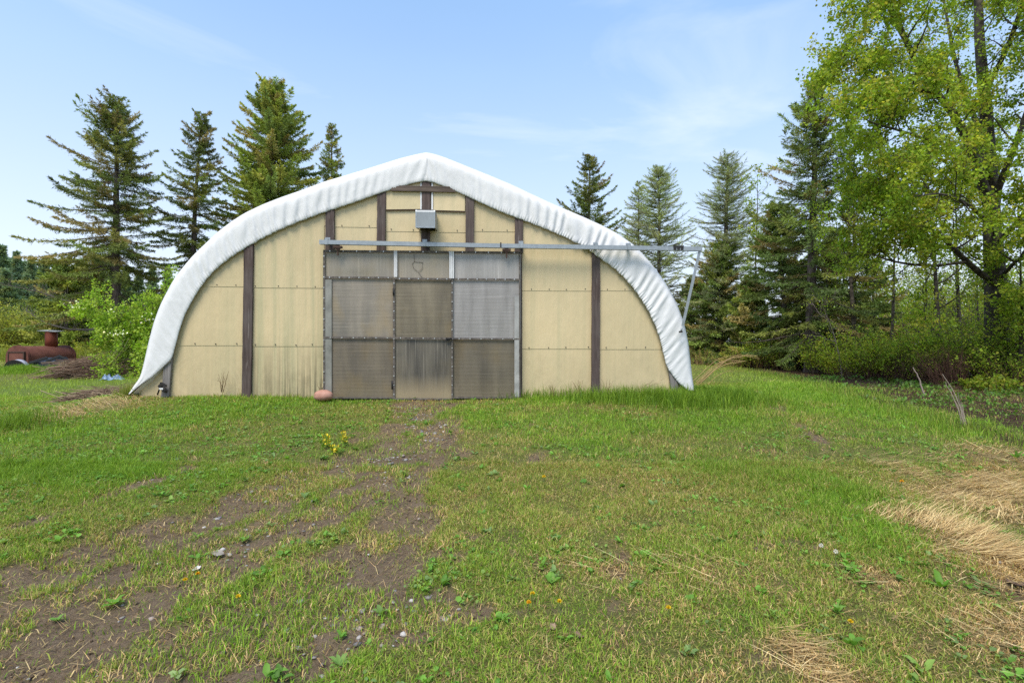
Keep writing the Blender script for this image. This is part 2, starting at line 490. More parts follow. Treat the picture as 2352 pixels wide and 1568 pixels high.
tall(3600, gl((1640, 836), (1760, 862), (1870, 886), (1950, 912), (2050, 946), (2176, 976), (2295, 1012)), 0.22, 0.08, 0.20, np.vstack([GREENS, LUSH]) * 0.9)
tall(8000, [tuple(at(-60, 18.5)[:2]), tuple(at(60, 18.5)[:2]), tuple(at(110, 18.8)[:2])], (0.7, 0.6), 0.10, 0.27, LUSH)
tall(3500, [tuple(at(110, 18.6)[:2]), tuple(at(200, 17.8)[:2]), tuple(at(320, 17.5)[:2])], (0.6, 0.25), 0.10, 0.28, LUSH * 0.9)
tall(9000, [tuple(at(-80, 25.5)[:2]), tuple(at(150, 25.5)[:2]), tuple(at(330, 24)[:2])], (0.8, 0.6), 0.3, 0.9, GREENS)
tall(2500, gl((20, 965), (0, 990), (60, 975)), (0.3, 0.2), 0.08, 0.2, LUSH * 0.7)
pack('tall_grass', parts, M_grass, label='long lush grass at the barn foot and along the wood edge', cat='grass', kind='stuff')

# dry straw and clippings lying flat
parts = []
n = int(90000 * GD); X, Y = scatter(n, 1.55, 10.0, 0.6)
dirt, straw, lit, lush = masks(X, Y)
keep = (rng.random(n) < np.clip(0.04 + straw * 1.1 + 0.10 * dirt + 0.10 * fbm(X / 0.4, Y / 0.4, 71, 3) * (X > -0.5) - 0.25 * lush - 0.02, 0, 1)) & outside_barn(X, Y)
X, Y, straw = X[keep], Y[keep], straw[keep]; n = len(X)
L = rng.uniform(0.02, 0.085, n) * (1 + 0.9 * straw)
flow = 2.6 + 1.2 * fbm(X / 0.8, Y / 0.8, 73, 2) + rng.normal(0, 0.5, n)
az = np.where(straw > 0.45, flow, rng.uniform(0, 2 * PI, n))
col = DRY[rng.integers(0, len(DRY), n)] * rng.uniform(0.7, 1.25, n)[:, None]
parts.append(blades(X, Y, L, rng.uniform(0.002, 0.0042, n) * np.maximum(1, Y / 5), rng.uniform(1.05, 1.45, n), az, col, z=terrain(X, Y) + 0.004))
n = 60000; X, Y = scatter(n, 2.0, 14.0, 0.6); st = field(X, Y, _straw)
k = (rng.random(n) < st ** 1.5) & outside_barn(X, Y); X, Y = X[k], Y[k]; n = len(X)
col = np.array([(0.44, 0.33, 0.165), (0.52, 0.41, 0.22), (0.36, 0.25, 0.115)])[rng.integers(0, 3, n)] * rng.uniform(0.75, 1.2, n)[:, None]
parts.append(blades(X, Y, rng.uniform(0.10, 0.30, n), rng.uniform(0.003, 0.005, n), rng.uniform(1.1, 1.5, n), 2.7 + 1.4 * fbm(X / 0.8, Y / 0.8, 73, 2) + rng.normal(0, 0.5, n), col, z=terrain(X, Y) + rng.uniform(0, 0.015, n)))
for pts, w, cnt, L0, L1 in ((gl((2330, 1050), (2270, 1110), (2300, 1160), (2420, 1190)), 0.36, 5200, 0.04, 0.17), (gl((2110, 1205), (2200, 1235), (2290, 1275), (2370, 1330)), 0.17, 3800, 0.06, 0.24), (gl((2150, 1090), (2200, 1130)), 0.32, 1800, 0.05, 0.15), (gl((1840, 1490), (1910, 1560)), 0.10, 380, 0.04, 0.13)):
    P_ = np.array(pts); sg = rng.integers(0, len(P_) - 1, cnt); P_ = P_[sg] + (P_[sg + 1] - P_[sg]) * rng.random(cnt)[:, None] + rng.normal(0, w, (cnt, 2)); X, Y = P_.T; k = rng.random(cnt) < sstep(0.36, 0.62, fbm(X / 0.30, Y / 0.30, 207, 3)); X, Y = X[k], Y[k]; n = len(X)
    col = np.array([(0.36, 0.265, 0.125), (0.44, 0.34, 0.17), (0.30, 0.21, 0.09), (0.22, 0.14, 0.065)])[rng.integers(0, 4, n)] * rng.uniform(0.75, 1.2, n)[:, None]
    parts.append(blades(X, Y, rng.uniform(L0, L1, n), rng.uniform(0.0025, 0.0042, n), rng.uniform(1.15, 1.54, n), -1.2 + 2.2 * fbm(X / 0.9, Y / 0.9, 73, 2) + rng.normal(0, 0.3, n), col, z=terrain(X, Y) + rng.uniform(0, 0.02, n)))
n = 210000; X, Y = scatter(n, 1.5, 8.5, 0.7); d_, s_, l_, u_ = masks(X, Y)      # short crushed thatch between the blades
k = (rng.random(n) < np.clip(0.70 - 0.5 * u_ - 0.25 * d_, 0.06, 1)) & outside_barn(X, Y) & (l_ < 0.5); X, Y = X[k], Y[k]; n = len(X)
THA = np.array([(0.15, 0.105, 0.05), (0.10, 0.07, 0.035), (0.20, 0.15, 0.07), (0.085, 0.085, 0.025), (0.12, 0.12, 0.035)])
parts.append(blades(X, Y, rng.uniform(0.012, 0.05, n), rng.uniform(0.002, 0.0045, n) * np.maximum(1, Y / 4.5), rng.uniform(0.9, 1.5, n), rng.uniform(0, 2 * PI, n), THA[rng.integers(0, 5, n)] * rng.uniform(0.6, 1.3, n)[:, None], z=terrain(X, Y) + rng.uniform(0, 0.008, n)))
pack('dry_grass', parts, M_dry, label='pale dry straw and clippings lying flat on the yard', cat='dry grass', kind='stuff')

# leaf shapes for weeds
def leaves(P, D, L, Wd, nrm, col):
    """pointed oval leaves: 6-vertex blades with a fold; P base, D unit direction"""
    n = len(P)
    s = np.cross(D, nrm); s /= np.linalg.norm(s, axis=1)[:, None] + 1e-9
    up = np.cross(s, D)
    L = L[:, None]; w = (Wd / 2)[:, None]
    a = P + D * L * 0.33; b = P + D * L * 0.72 + up * L * 0.03
    V = np.stack([P, a + s * w + up * w * .35, b + s * w * 0.8 + up * w * .3, P + D * L - up * L * 0.08, b - s * w * 0.8 + up * w * .3, a - s * w + up * w * .35, a, b], 1).reshape(-1, 3)
    k = np.arange(n)[:, None] * 8
    q = np.concatenate([k + np.array([[6, 1, 2, 7]]), k + np.array([[5, 6, 7, 4]])], 1).reshape(-1, 4)
    t = np.concatenate([k + np.array([[0, 1, 6]]), k + np.array([[0, 6, 5]]), k + np.array([[7, 2, 3]]), k + np.array([[4, 7, 3]])], 1).reshape(-1, 3)
    return V, q, t, col

M_weed = m_leaf('weed_leaf', 0.4, 0.5, 0.2, 1.9)
parts = []
def rosettes(X, Y, nl, L0, L1, asp, rise, pal, spread=0.01):
    n = len(X); R = np.repeat(np.arange(n), nl)
    sc = np.repeat(rng.uniform(0.7, 1.25, n), nl)
    az = rng.uniform(0, 2 * PI, len(R)); el = rng.uniform(rise[0], rise[1], len(R))
    D = np.stack([np.cos(az) * np.cos(el), np.sin(az) * np.cos(el), np.sin(el)], -1)
    x = X[R] + rng.normal(0, spread, len(R)); y = Y[R] + rng.normal(0, spread, len(R))
    P = np.stack([x, y, terrain(x, y) + 0.002 + rng.uniform(0, spread * 0.7, len(R))], -1)
    L = rng.uniform(L0, L1, len(R)) * sc * np.maximum(1, y / 6) ** 0.5
    col = pal[rng.integers(0, len(pal), n)][R] * rng.uniform(0.75, 1.25, len(R))[:, None]
    parts.append(leaves(P, D, L, L * asp, np.tile([0, 0, 1.0], (len(R), 1)), col))
WEED = np.array([(0.08, 0.17, 0.025), (0.10, 0.20, 0.03), (0.06, 0.13, 0.02), (0.13, 0.20, 0.045), (0.10, 0.155, 0.05)])
n = 2100; X, Y = scatter(n, 1.6, 9.5, 0.7); d_, s_, l_, u_ = masks(X, Y)
k = (rng.random(n) < 0.35 + 0.4 * (X < 0)) & (l_ < 0.5) & outside_barn(X, Y) & (d_ < 0.9); rosettes(X[k], Y[k], 7, 0.022, 0.055, 0.50, (0.15, 0.9), WEED)
n = 26000; X, Y = scatter(n, 1.7, 11.0, 0.6); d_, s_, l_, u_ = masks(X, Y)
cl = fbm(X / 0.5, Y / 0.5, 83, 3)
k = (rng.random(n) < sstep(0.50, 0.62, cl) * 0.65 + 0.5 * u_ * (X < -2)) & (d_ < 0.7) & (l_ < 0.5) & (s_ < 0.6) & outside_barn(X, Y)
rosettes(X[k], Y[k], 5, 0.014, 0.032, 0.85, (0.05, 0.8), WEED, 0.022)
# leafy growth in the litter at the wood edge and at the barn foot
n = 9000; X, Y = scatter(n, 6.0, 15.0, 0.4); d_, s_, l_, u_ = masks(X, Y)
k = (l_ > 0.4) & (rng.random(n) < 0.6) & (fbm(X / 0.7, Y / 0.7, 97, 2) > 0.5) & (X > 4); rosettes(X[k], Y[k], 6, 0.025, 0.06, 0.55, (0.2, 1.2), WEED * 0.7, 0.09)
E = gl((1220, 906), (1330, 902), (1480, 900), (1660, 915)); 
n = 700; t = rng.random(n) * 2.999; i0 = t.astype(int); P = np.array(E)[i0] + (np.array(E)[i0 + 1] - np.array(E)[i0]) * (t - i0)[:, None] + rng.normal(0, 0.14, (n, 2))
k = outside_barn(P[:, 0], P[:, 1]); rosettes(P[k, 0], P[k, 1], 9, 0.05, 0.12, 0.5, (0.3, 1.3), LUSH * 0.6, 0.12)
pack('broadleaf_weeds', parts, M_weed, label='clover and plantain leaves scattered through the turf', cat='weeds', kind='stuff')

# fallen leaves, twigs and bark in the litter
parts = []
n = 26000; X, Y = scatter(n, 5.0, 19.0, 0.3); d_, s_, l_, u_ = masks(X, Y)
k = (l_ > 0.45) & (X > 3.5); X, Y = X[k], Y[k]; n = len(X)
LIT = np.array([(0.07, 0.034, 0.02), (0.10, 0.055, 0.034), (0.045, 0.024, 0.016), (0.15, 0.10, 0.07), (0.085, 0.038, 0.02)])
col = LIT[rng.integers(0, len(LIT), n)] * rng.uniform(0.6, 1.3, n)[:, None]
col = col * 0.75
parts.append(blades(X, Y, rng.uniform(0.06, 0.35, n), rng.uniform(0.006, 0.013, n), rng.uniform(1.35, 1.56, n), rng.uniform(0, 2 * PI, n), col, z=terrain(X, Y) + 0.004))
pack('leaf_litter', parts, M_dry, label='dark twigs and dead leaves littering the wood edge', cat='leaf litter', kind='stuff')

# pebbles
ICO = np.array([(0, 0, 1), (0.894, 0, 0.447), (0.276, 0.851, 0.447), (-0.724, 0.526, 0.447), (-0.724, -0.526, 0.447), (0.276, -0.851, 0.447),
                (0.724, 0.526, -0.447), (-0.276, 0.851, -0.447), (-0.894, 0, -0.447), (-0.276, -0.851, -0.447), (0.724, -0.526, -0.447), (0, 0, -1)])
ICF = np.array([(0, 1, 2), (0, 2, 3), (0, 3, 4), (0, 4, 5), (0, 5, 1), (1, 6, 2), (2, 7, 3), (3, 8, 4), (4, 9, 5), (5, 10, 1), (2, 6, 7), (3, 7, 8), (4, 8, 9), (5, 9, 10), (1, 10, 6), (11, 7, 6), (11, 8, 7), (11, 9, 8), (11, 10, 9), (11, 6, 10)])
n = 30000; X, Y = scatter(n, 1.6, 8.7, 0.6); g_ = field(X, Y, _gravel); d_ = masks(X, Y)[0]
k = (rng.random(n) < 1.0 * g_ ** 1.5 + 0.035 * d_ + 0.002) & outside_barn(X, Y); X, Y = X[k], Y[k]; n = len(X)
r = rng.uniform(0.004, 0.013, n) * rng.choice([1, 1, 1, 1.6], n) * (0.8 + 0.2 * np.maximum(1, Y / 4))
Vp = ICO[None] * (1 + rng.normal(0, 0.18, (n, 12, 1))) * (r[:, None] * rng.uniform(0.7, 1.3, (n, 3)) * np.array([1.2, 1.0, 0.6]))[:, None]
a_ = rng.uniform(0, 2 * PI, n); ca, sa = np.cos(a_)[:, None], np.sin(a_)[:, None]
Vp = np.stack([Vp[..., 0] * ca - Vp[..., 1] * sa, Vp[..., 0] * sa + Vp[..., 1] * ca, Vp[..., 2]], -1) + np.stack([X, Y, terrain(X, Y) - 0.008], -1)[:, None]
PEB = np.array([(0.30, 0.28, 0.27), (0.22, 0.20, 0.19), (0.40, 0.37, 0.35), (0.26, 0.21, 0.18), (0.16, 0.15, 0.15)])
col = PEB[rng.integers(0, len(PEB), n)] * rng.uniform(0.7, 1.25, n)[:, None]
pack('gravel', [(Vp.reshape(-1, 3), None, (np.arange(n)[:, None, None] * 12 + ICF[None]).reshape(-1, 3), col)], m_leaf('pebble', 0, 0.8, 0.3),
     label='grey pebbles scattered in the bare soil of the tracks', cat='gravel', kind='stuff')

# crumbs and clods of earth on the bare soil
n = 90000; X, Y = scatter(n, 1.6, 8.7, 0.8); d_ = masks(X, Y)[0]
k = (rng.random(n) < 0.42 * d_ * (0.3 + 1.2 * fbm(X / 0.2, Y / 0.2, 201, 2))) & outside_barn(X, Y); X, Y = X[k], Y[k]; n = len(X)
r = rng.uniform(0.002, 0.0055, n) * rng.choice([1, 1, 1, 1.7], n) * (0.8 + 0.2 * np.maximum(1, Y / 4))
Vp = ICO[None] * (1 + rng.normal(0, 0.22, (n, 12, 1))) * (r[:, None] * rng.uniform(0.7, 1.3, (n, 3)) * np.array([1.1, 1.0, 0.7]))[:, None]
Vp = Vp + np.stack([X, Y, terrain(X, Y) - 0.010], -1)[:, None]
SOI = np.array([(0.13, 0.09, 0.058), (0.095, 0.064, 0.042), (0.18, 0.132, 0.09), (0.075, 0.05, 0.033)])
pack('soil_clods', [(Vp.reshape(-1, 3), None, (np.arange(n)[:, None, None] * 12 + ICF[None]).reshape(-1, 3), SOI[rng.integers(0, 4, n)] * rng.uniform(0.7, 1.25, n)[:, None])], m_leaf('clod', 0, 0.95, 0.1),
     label='brown crumbs of earth on the bare wheel tracks', cat='soil', kind='stuff')
# ------------------------------------------------------------------ the barn
ORG = Vector(((945 - CX) / F * (8.8 / (1 - 0.063 * (945 - CX) / F)), 8.8 / (1 - 0.063 * (945 - CX) / F), 0.0))
_c, _s = math.cos(TH), math.sin(TH)
def wl(px, py, t=0.0):
    """barn coordinates (along the wall, depth t, height) of the place seen at a picture position"""
    dx, dy, dz = (px - CX) / F, 1.0, (CY - py) / F
    den = -_s * dx + _c * dy
    k = (t - (-_s * (0 - ORG.x) + _c * (0 - ORG.y))) / den
    X, Y, Z = dx * k, dy * k, CAMZ + dz * k
    return Vector(((X - ORG.x) * _c + (Y - ORG.y) * _s, t, Z))

barn = empty('barn', ORG, TH, label='cream arch-roofed barn with grey sliding door and white fabric edge', cat='barn')

M_wood, nt, out = mat('weathered_wood')
v = coords(nt, (26, 26, 1.6)); n1 = noise(nt, v, 1.0, 6, 0.65); n2 = noise(nt, coords(nt, (60, 60, 3)), 1.0, 3, 0.6); n3 = noise(nt, coords(nt), 1.3, 3)
col = mix(nt, ramp(nt, n1, 0.3, 0.68), (0.038, 0.026, 0.024), (0.125, 0.092, 0.082))
col = mix(nt, ramp(nt, n2, 0.62, 0.75), col, (0.26, 0.22, 0.20))
col = mix(nt, ramp(nt, n3, 0.45, 0.75, 0, 0.5), col, (0.15, 0.135, 0.125))
bsdf(nt, out, col, 0.85, 0, 0.2, n1, 0.5, 0.006)
M_greywood, nt, out = mat('grey_wood')
v = coords(nt, (26, 26, 2)); n1 = noise(nt, v, 1.0, 6, 0.65)
bsdf(nt, out, mix(nt, ramp(nt, n1, 0.3, 0.7), (0.10, 0.092, 0.086), (0.27, 0.25, 0.235)), 0.85, 0, 0.2, n1, 0.5, 0.006)
M_beamwood, nt, out = mat('beam_wood')
v = coords(nt, (2, 26, 26)); n1 = noise(nt, v, 1.0, 6, 0.65)
bsdf(nt, out, mix(nt, ramp(nt, n1, 0.3, 0.7), (0.055, 0.042, 0.034), (0.17, 0.13, 0.105)), 0.85, 0, 0.2, n1, 0.5, 0.006)

def m_wall(name, green=0.3, dirty=0.0, arcs=False):
    m, nt, out = mat(name)
    v = coords(nt)
    sep = N(nt, 'ShaderNodeSeparateXYZ', ins={0: v})
    n_st = noise(nt, coords(nt, (9, 1, 0.25)), 1.0, 5, 0.6)        # broad runs of rain dirt
    n_fi = noise(nt, coords(nt, (45, 1, 0.5)), 1.0, 4, 0.7)        # thin runs
    n_bl = noise(nt, v, 0.9, 4, 0.6); n_sp = noise(nt, v, 55, 3, 0.6)
    n_cl = noise(nt, v, 3.0, 6, 0.65)
    col = mix(nt, ramp(nt, n_bl, 0.3, 0.7), (0.70, 0.56, 0.335), (0.62, 0.51, 0.31))
    col = mix(nt, mathn(nt, 'MULTIPLY', ramp(nt, n_st, 0.42, 0.7), green), col, (0.44, 0.42, 0.25))
    col = mix(nt, ramp(nt, n_fi, 0.55, 0.8, 0, 0.30), col, (0.36, 0.30, 0.175))
    col = mix(nt, ramp(nt, n_cl, 0.56, 0.75, 0, 0.28), col, (0.45, 0.38, 0.225))
    low = ramp(nt, sep.outputs[2], 0.45, 1.5, 1, 0)                # splash-back grime near the soil
    gr = mathn(nt, 'MULTIPLY', low, ramp(nt, n_cl, 0.42, 0.66, 0, 0.34 + 0.3 * dirty))
    col = mix(nt, gr, col, (0.27, 0.22, 0.135))
    if dirty:
        st = mathn(nt, 'MULTIPLY', ramp(nt, noise(nt, coords(nt, (24, 1, 0.35)), 1.0, 5, 0.65), 0.42, 0.58), ramp(nt, sep.outputs[2], 0.60, 1.65, 1, 0))
        st = mathn(nt, 'MULTIPLY', st, ramp(nt, sep.outputs[0], -3.9, -1.6, 0.1, dirty))
        col = mix(nt, st, col, (0.10, 0.092, 0.055))
    col = mix(nt, ramp(nt, n_sp, 0.70, 0.76, 0, 0.3), col, (0.22, 0.19, 0.12))
    n_w = noise(nt, coords(nt, (0.55, 1, 0.4)), 1.0, 5, 0.6)
    col = mix(nt, ramp(nt, n_w, 0.46, 0.7, 0, 0.42), col, (0.50, 0.40, 0.235))
    if arcs:                                                        # old wiping marks, arcs about one point
        c_ = wl(470, 893, 0)
        dv = N(nt, 'ShaderNodeVectorMath', operation='DISTANCE', ins={0: v, 1: (c_.x, 0.0, c_.z)}).outputs['Value']
        rg = N(nt, 'ShaderNodeTexNoise', noise_dimensions='1D', ins={'W': mathn(nt, 'MULTIPLY', dv, 26.0), 'Scale': 1.0, 'Detail': 2}).outputs['Fac']
        rg = mathn(nt, 'MULTIPLY', ramp(nt, rg, 0.52, 0.66), mathn(nt, 'MULTIPLY', ramp(nt, dv, 0.18, 0.3), ramp(nt, dv, 0.75, 0.55)))
        rg = mathn(nt, 'MULTIPLY', rg, ramp(nt, n_cl, 0.42, 0.66, 0, 0.32))
        col = mix(nt, rg, col, (0.72, 0.60, 0.38))
    rn = N(nt, 'ShaderNodeObjectInfo').outputs['Random']
    col = mix(nt, ramp(nt, rn, 0, 1, 0, 0.5), col, mix(nt, 1.0, col, (0.82, 0.80, 0.74), 'MULTIPLY'))
    b = bsdf(nt, out, col, 0.42, 0, 0.35, noise(nt, coords(nt, (3, 1, 1)), 2.0, 3), 0.45, 0.03)
    return m
M_wall = m_wall('yellowed_wall', 0.35); M_wallL = m_wall('yellowed_wall_greened', 0.85, 0.9); M_wallLL = m_wall('yellowed_wall_browned', 0.35, 0.25, True)
M_screw = m_plain('screw_head', (0.06, 0.05, 0.045), 0.6)

M_fabric, nt, out = mat('white_fabric')
v = coords(nt); n1 = noise(nt, v, 2.2, 6, 0.6); n2 = noise(nt, v, 14, 5, 0.6)
col = mix(nt, ramp(nt, n1, 0.35, 0.7), (0.655, 0.655, 0.655), (0.70, 0.70, 0.70))
col = mix(nt, ramp(nt, n2, 0.62, 0.8, 0, 0.25), col, (0.56, 0.54, 0.50))
bsdf(nt, out, col, 0.6, 0, 0.25, mathn(nt, 'ADD', noise(nt, v, 5.0, 5, 0.6, 1.6), mathn(nt, 'MULTIPLY', n2, 0.4)), 0.08, 0.03)
M_galv, nt, out = mat('galvanised_steel')
v = coords(nt); n1 = noise(nt, v, 18, 5, 0.6)
bsdf(nt, out, mix(nt, ramp(nt, n1, 0.3, 0.7), (0.27, 0.30, 0.32), (0.37, 0.40, 0.42)), 0.45, 0.45, 0.5)
M_hood, nt, out = mat('grey_sheet_metal')
v = coords(nt, (1, 1, 0.4)); n1 = noise(nt, v, 7, 5, 0.6)
bsdf(nt, out, mix(nt, ramp(nt, n1, 0.3, 0.7), (0.24, 0.26, 0.27), (0.31, 0.335, 0.345)), 0.45, 0.25, 0.5)
M_rust = m_plain('rusty_iron', (0.055, 0.030, 0.020), 0.8, 0, 0.5, 12)
M_black = m_plain('black_iron', (0.020, 0.018, 0.017), 0.6, 0, 0.3, 12)
M_white = m_plain('white_strip', (0.66, 0.66, 0.66), 0.5, 0, 0.08, 9)

# outline of the fabric edge
OUT_PX = [(295.5, 905), (311, 882), (322, 869), (330, 839), (340, 794), (346, 770), (354, 740), (368, 702), (381, 676), (397, 646), (419, 616), (443, 588), (470, 562), (497, 536), (528, 512), (562, 490), (604, 470), (648, 453), (689, 439), (747.6, 417), (806, 400), (865, 381.7), (923, 363.4), (962, 354), (980, 351),
          (991.7, 352.9), (1018.6, 361), (1067, 380.5), (1128, 405), (1177, 425.6), (1226, 448.8), (1263, 466), (1340, 499), (1380, 517), (1417, 536), (1454, 562), (1473, 580), (1497, 608), (1524, 643), (1543, 676), (1559, 710), (1573, 751), (1581, 791), (1585, 829), (1589, 864), (1595.5, 906)]
INN_PX = [(297, 905), (318, 887), (350, 865), (376, 840), (395, 823), (403, 794), (412, 759), (424, 724), (438, 697), (454, 670), (473, 643), (497, 617), (516, 602), (536, 587), (567, 568), (600, 549), (640, 529), (689, 508.6), (747.6, 486.7), (806, 468), (867, 446), (901, 435), (945, 422), (965, 417.6), (980, 416.5),
          (992, 418), (1031, 433), (1070, 450), (1104, 466), (1153, 488), (1201.6, 506), (1263, 530), (1299, 546), (1334, 563), (1355, 576), (1379, 594), (1412, 617), (1444, 649), (1465, 676), (1489, 713), (1505, 748), (1516, 778), (1524, 813), (1530, 837), (1536, 850), (1559, 880), (1583, 899), (1594.5, 905.5)]
def resample(P, n):
    P = np.array(P, float)
    d = np.concatenate([[0], np.cumsum(np.hypot(*np.diff(P, axis=0).T))]); d /= d[-1]
    s = np.linspace(0, 1, n)
    return np.stack([np.interp(s, d, P[:, 0]), np.interp(s, d, P[:, 1])], -1)
def halves(P, n):
    k = [i for i, p in enumerate(P) if p[0] == 980][0]
    return np.concatenate([resample(P[:k + 1], n), resample(P[k:], n)[1:]])
NS, NR = 620, 22
OUTC = halves(OUT_PX, NS); INNC = halves(INN_PX, NS); NT = len(OUTC)
# smooth the traced corners a little
def smooth(P, it=30, keep=(0, NS - 1, NT - 1)):
    Q = P.copy()
    for _ in range(it):
        R = Q.copy(); R[1:-1] = (Q[:-2] + 2 * Q[1:-1] + Q[2:]) / 4
        for k in keep: R[k] = P[k]
        Q = R
    return Q
OUTC = smooth(OUTC, 60); INNC = smooth(INNC, 25)
sidx = np.arange(NT)
_rb = np.random.default_rng(3)
# gathered folds: strong on the curved sides, faint near the ridge and on the feet
prof = np.interp(sidx / (NT - 1), [0, 0.14, 0.2, 0.34, 0.40, 0.47, 0.5, 0.53, 0.60, 0.66, 0.8, 0.86, 1], [0.05, 0.12, 0.9, 1, 0.55, 0.22, 0.5, 0.22, 0.45, 0.95, 1, 0.8, 0.08])
plen = np.concatenate([[0], np.cumsum(np.hypot(*np.diff((OUTC + INNC) / 2, axis=0).T))])
ph = plen / 23.5 + 1.6 * fbm(plen / 70.0, plen * 0, 5, 3)
V = np.zeros((NT, NR, 3))
for i in range(NT):
    sgn = 1 if i < NS else -1
    for j in range(NR):
        q = j / (NR - 1)
        p = OUTC[i] * (1 - q) + INNC[i] * q
        skew = (q - 0.5) * 0.95 * sgn
        fold = math.sin(2 * PI * (ph[i] + skew)) 
        fold = math.copysign(abs(fold) ** 0.8, fold)
        env = (math.sin(PI * min(1, q * 0.80 + 0.04)) ** 0.9) * prof[i]
        t = 0.03 - 0.115 * (1 - math.exp(-14.0 * q)) + 0.012 * max(0.0, q - 0.9) / 0.1
        am = 0.016 * (0.35 + 1.0 * float(vnoise(plen[i] / 37.0, 0.0, 9)))
        t += -am * env * fold
        t += 0.012 * (float(fbm(plen[i] / 20.0 + skew * 1.5, q * 2.5, 19, 4)) - 0.5)
        if q > 0.72: t += 0.010 * (q - 0.72) / 0.28 * math.sin(2 * PI * (plen[i] / 7.3 + 2.0 * float(vnoise(plen[i] / 15.0, 1.0, 4)))) * prof[i]
        pi_ = p.copy()
        if j == NR - 1: pi_ = p + (INNC[i] - OUTC[i]) / 70.0 * 0.8 * math.sin(2 * PI * (ph[i] + skew)) * prof[i]
        V[i, j] = wl(pi_[0], pi_[1], t)
i = np.arange(NT - 1)[:, None] * NR; j = np.arange(NR - 1)[None]
Q = np.stack([i + j, i + NR + j, i + NR + j + 1, i + j + 1], -1).reshape(-1, 4)
me = np_mesh('fabric_edge', V.reshape(-1, 3), quads=Q, smooth=True)
o = link('fabric_edge', me, M_fabric, barn, label='gathered white fabric edge wrapped over the front arch')
sol = o.modifiers.new('solid', 'SOLIDIFY'); sol.thickness = 0.006; sol.offset = 0

# roof: the same fabric carried back over the hoops
RO = V[::6, 0]; dep = np.linspace(0.0, 16.0, 33)
Vr = []
for d in dep:
    w = 0.0 if d == 0 else 0.02 * math.cos(2 * PI * d / 1.0) - 0.02
    R = RO.copy(); R[:, 1] += d
    ctr = np.array([0, 0, 1.0]); dirn = R - ctr; dirn[:, 1] = 0
    R += dirn / (np.linalg.norm(dirn, axis=1)[:, None]) * w
    Vr.append(R)
Vr = np.array(Vr); nr, nc = Vr.shape[:2]
i = np.arange(nr - 1)[:, None] * nc; j = np.arange(nc - 1)[None]
me = np_mesh('roof', Vr.reshape(-1, 3), quads=np.stack([i + j, i + nc + j, i + nc + j + 1, i + j + 1], -1).reshape(-1, 4), smooth=True)
o = link('roof', me, M_fabric, barn); o.modifiers.new('solid', 'SOLIDIFY').thickness = 0.006
b = MB(); b.prism([(p[0], p[2]) for p in RO[::3]], 15.9, 15.95); b.build('rear_wall', M_wall, barn)

# turned-up underside of the fabric at the left foot
b = MB()
P = [wl(394, 826, -0.09), wl(384, 842, 0.08), wl(366, 872, 0.16), wl(352, 897, 0.18), wl(330, 903, 0.10), wl(303, 905, -0.085), wl(321, 887, -0.085), wl(349, 867, -0.085), wl(374, 843, -0.085)]
b.add(P, [(0, 1, 8), (8, 1, 2, 7), (7, 2, 3, 6), (6, 3, 4, 5)], 0, True)
b.build('fabric_flap', M_fabric, barn)
b = MB()
P = [wl(1534, 852, -0.03), wl(1548, 870, 0.08), wl(1560, 886, 0.12), wl(1578, 905, 0.10), wl(1592, 908, 0.02), wl(1581, 900, -0.06), wl(1558, 881, -0.06)]
b.add(P, [(0, 1, 6), (6, 1, 2, 5), (5, 2, 3, 4)], 0, True)
b.build('fabric_flap', M_fabric, barn)

# wall panels between the posts
MID = smooth(OUTC * 0.35 + INNC * 0.65, 40)
mid_l = np.array([wl(p[0], p[1], 0.0) for p in MID[::4]])
xs_m, zs_m = mid_l[:, 0], mid_l[:, 2]
o_ = np.argsort(xs_m); xs_m, zs_m = xs_m[o_], zs_m[o_]
def topz(s): return float(np.interp(s, xs_m, zs_m))
def sx(px, py=784): return wl(px, py, 0).x
def sz(px, py): return wl(px, py, 0).z
ZB = 0.35
def panel_rows(x0, x1, zlist, m, screws=True, y=0.0, arch=True, seed=1):
    """one bay of sheeting: rows from the top, every upper sheet lapped 14 mm over the one below"""
    b = MB(); r = random.Random(seed)
    zs = sorted(zlist); rows = [(ZB if k == 0 else zs[k - 1] - 0.03, zs[k] if k < len(zs) else 9.0) for k in range(len(zs) + 1)]
    for k, (z0, z1) in enumerate(rows):
        poly = [(x0, z0), (x1, z0)]
        n = 14
        for q in range(n + 1):
            x = x1 + (x0 - x1) * q / n
            poly.append((x, min(z1, topz(x) if arch else z1)))
        ok = [p for p in poly if p[1] >= z0 - 1e-6]
        pp = []
        for x, z in poly:
            pp.append((x, max(z, z0)))
        if max(z for x, z in pp) - z0 < 0.02: continue
        cl = [pp[0]]
        for p in pp[1:]:
            if abs(p[0] - cl[-1][0]) + abs(p[1] - cl[-1][1]) > 1e-5: cl.append(p)
        yy = y - 0.006 * k
        b.prism(cl, yy - 0.003, yy + 0.003)
    if screws:
        for zz in zs:
            nn = max(2, int((x1 - x0) / 0.30)); 
            for q in range(nn):
                x = x0 + (x1 - x0) * (q + 0.5) / nn + r.uniform(-0.04, 0.04); z = zz + r.uniform(-0.008, 0.008)
                if z < topz(x) - 0.1: b.prism([(x + 0.0085 * math.cos(a * PI / 4), z + 0.0085 * math.sin(a * PI / 4)) for a in range(8)], y - 0.022, y - 0.008, 1)
    return b.build('wall_panel', [m, M_screw], barn)
zA, zB_ = sz(640, 655), sz(640, 789)
X_end0, X_lp, X_dl, X_dr, X_rp, X_end1 = sx(320), sx(568), sx(745), sx(1196), sx(1368), sx(1590)
panel_rows(X_end0, X_lp, [zA, zB_], M_wallLL, seed=2)
panel_rows(X_lp, X_dl, [sz(640, 657), sz(640, 791)], M_wallL, seed=3)
panel_rows(X_dr, X_rp, [sz(1280, 664), sz(1280, 797)], M_wall, seed=4)
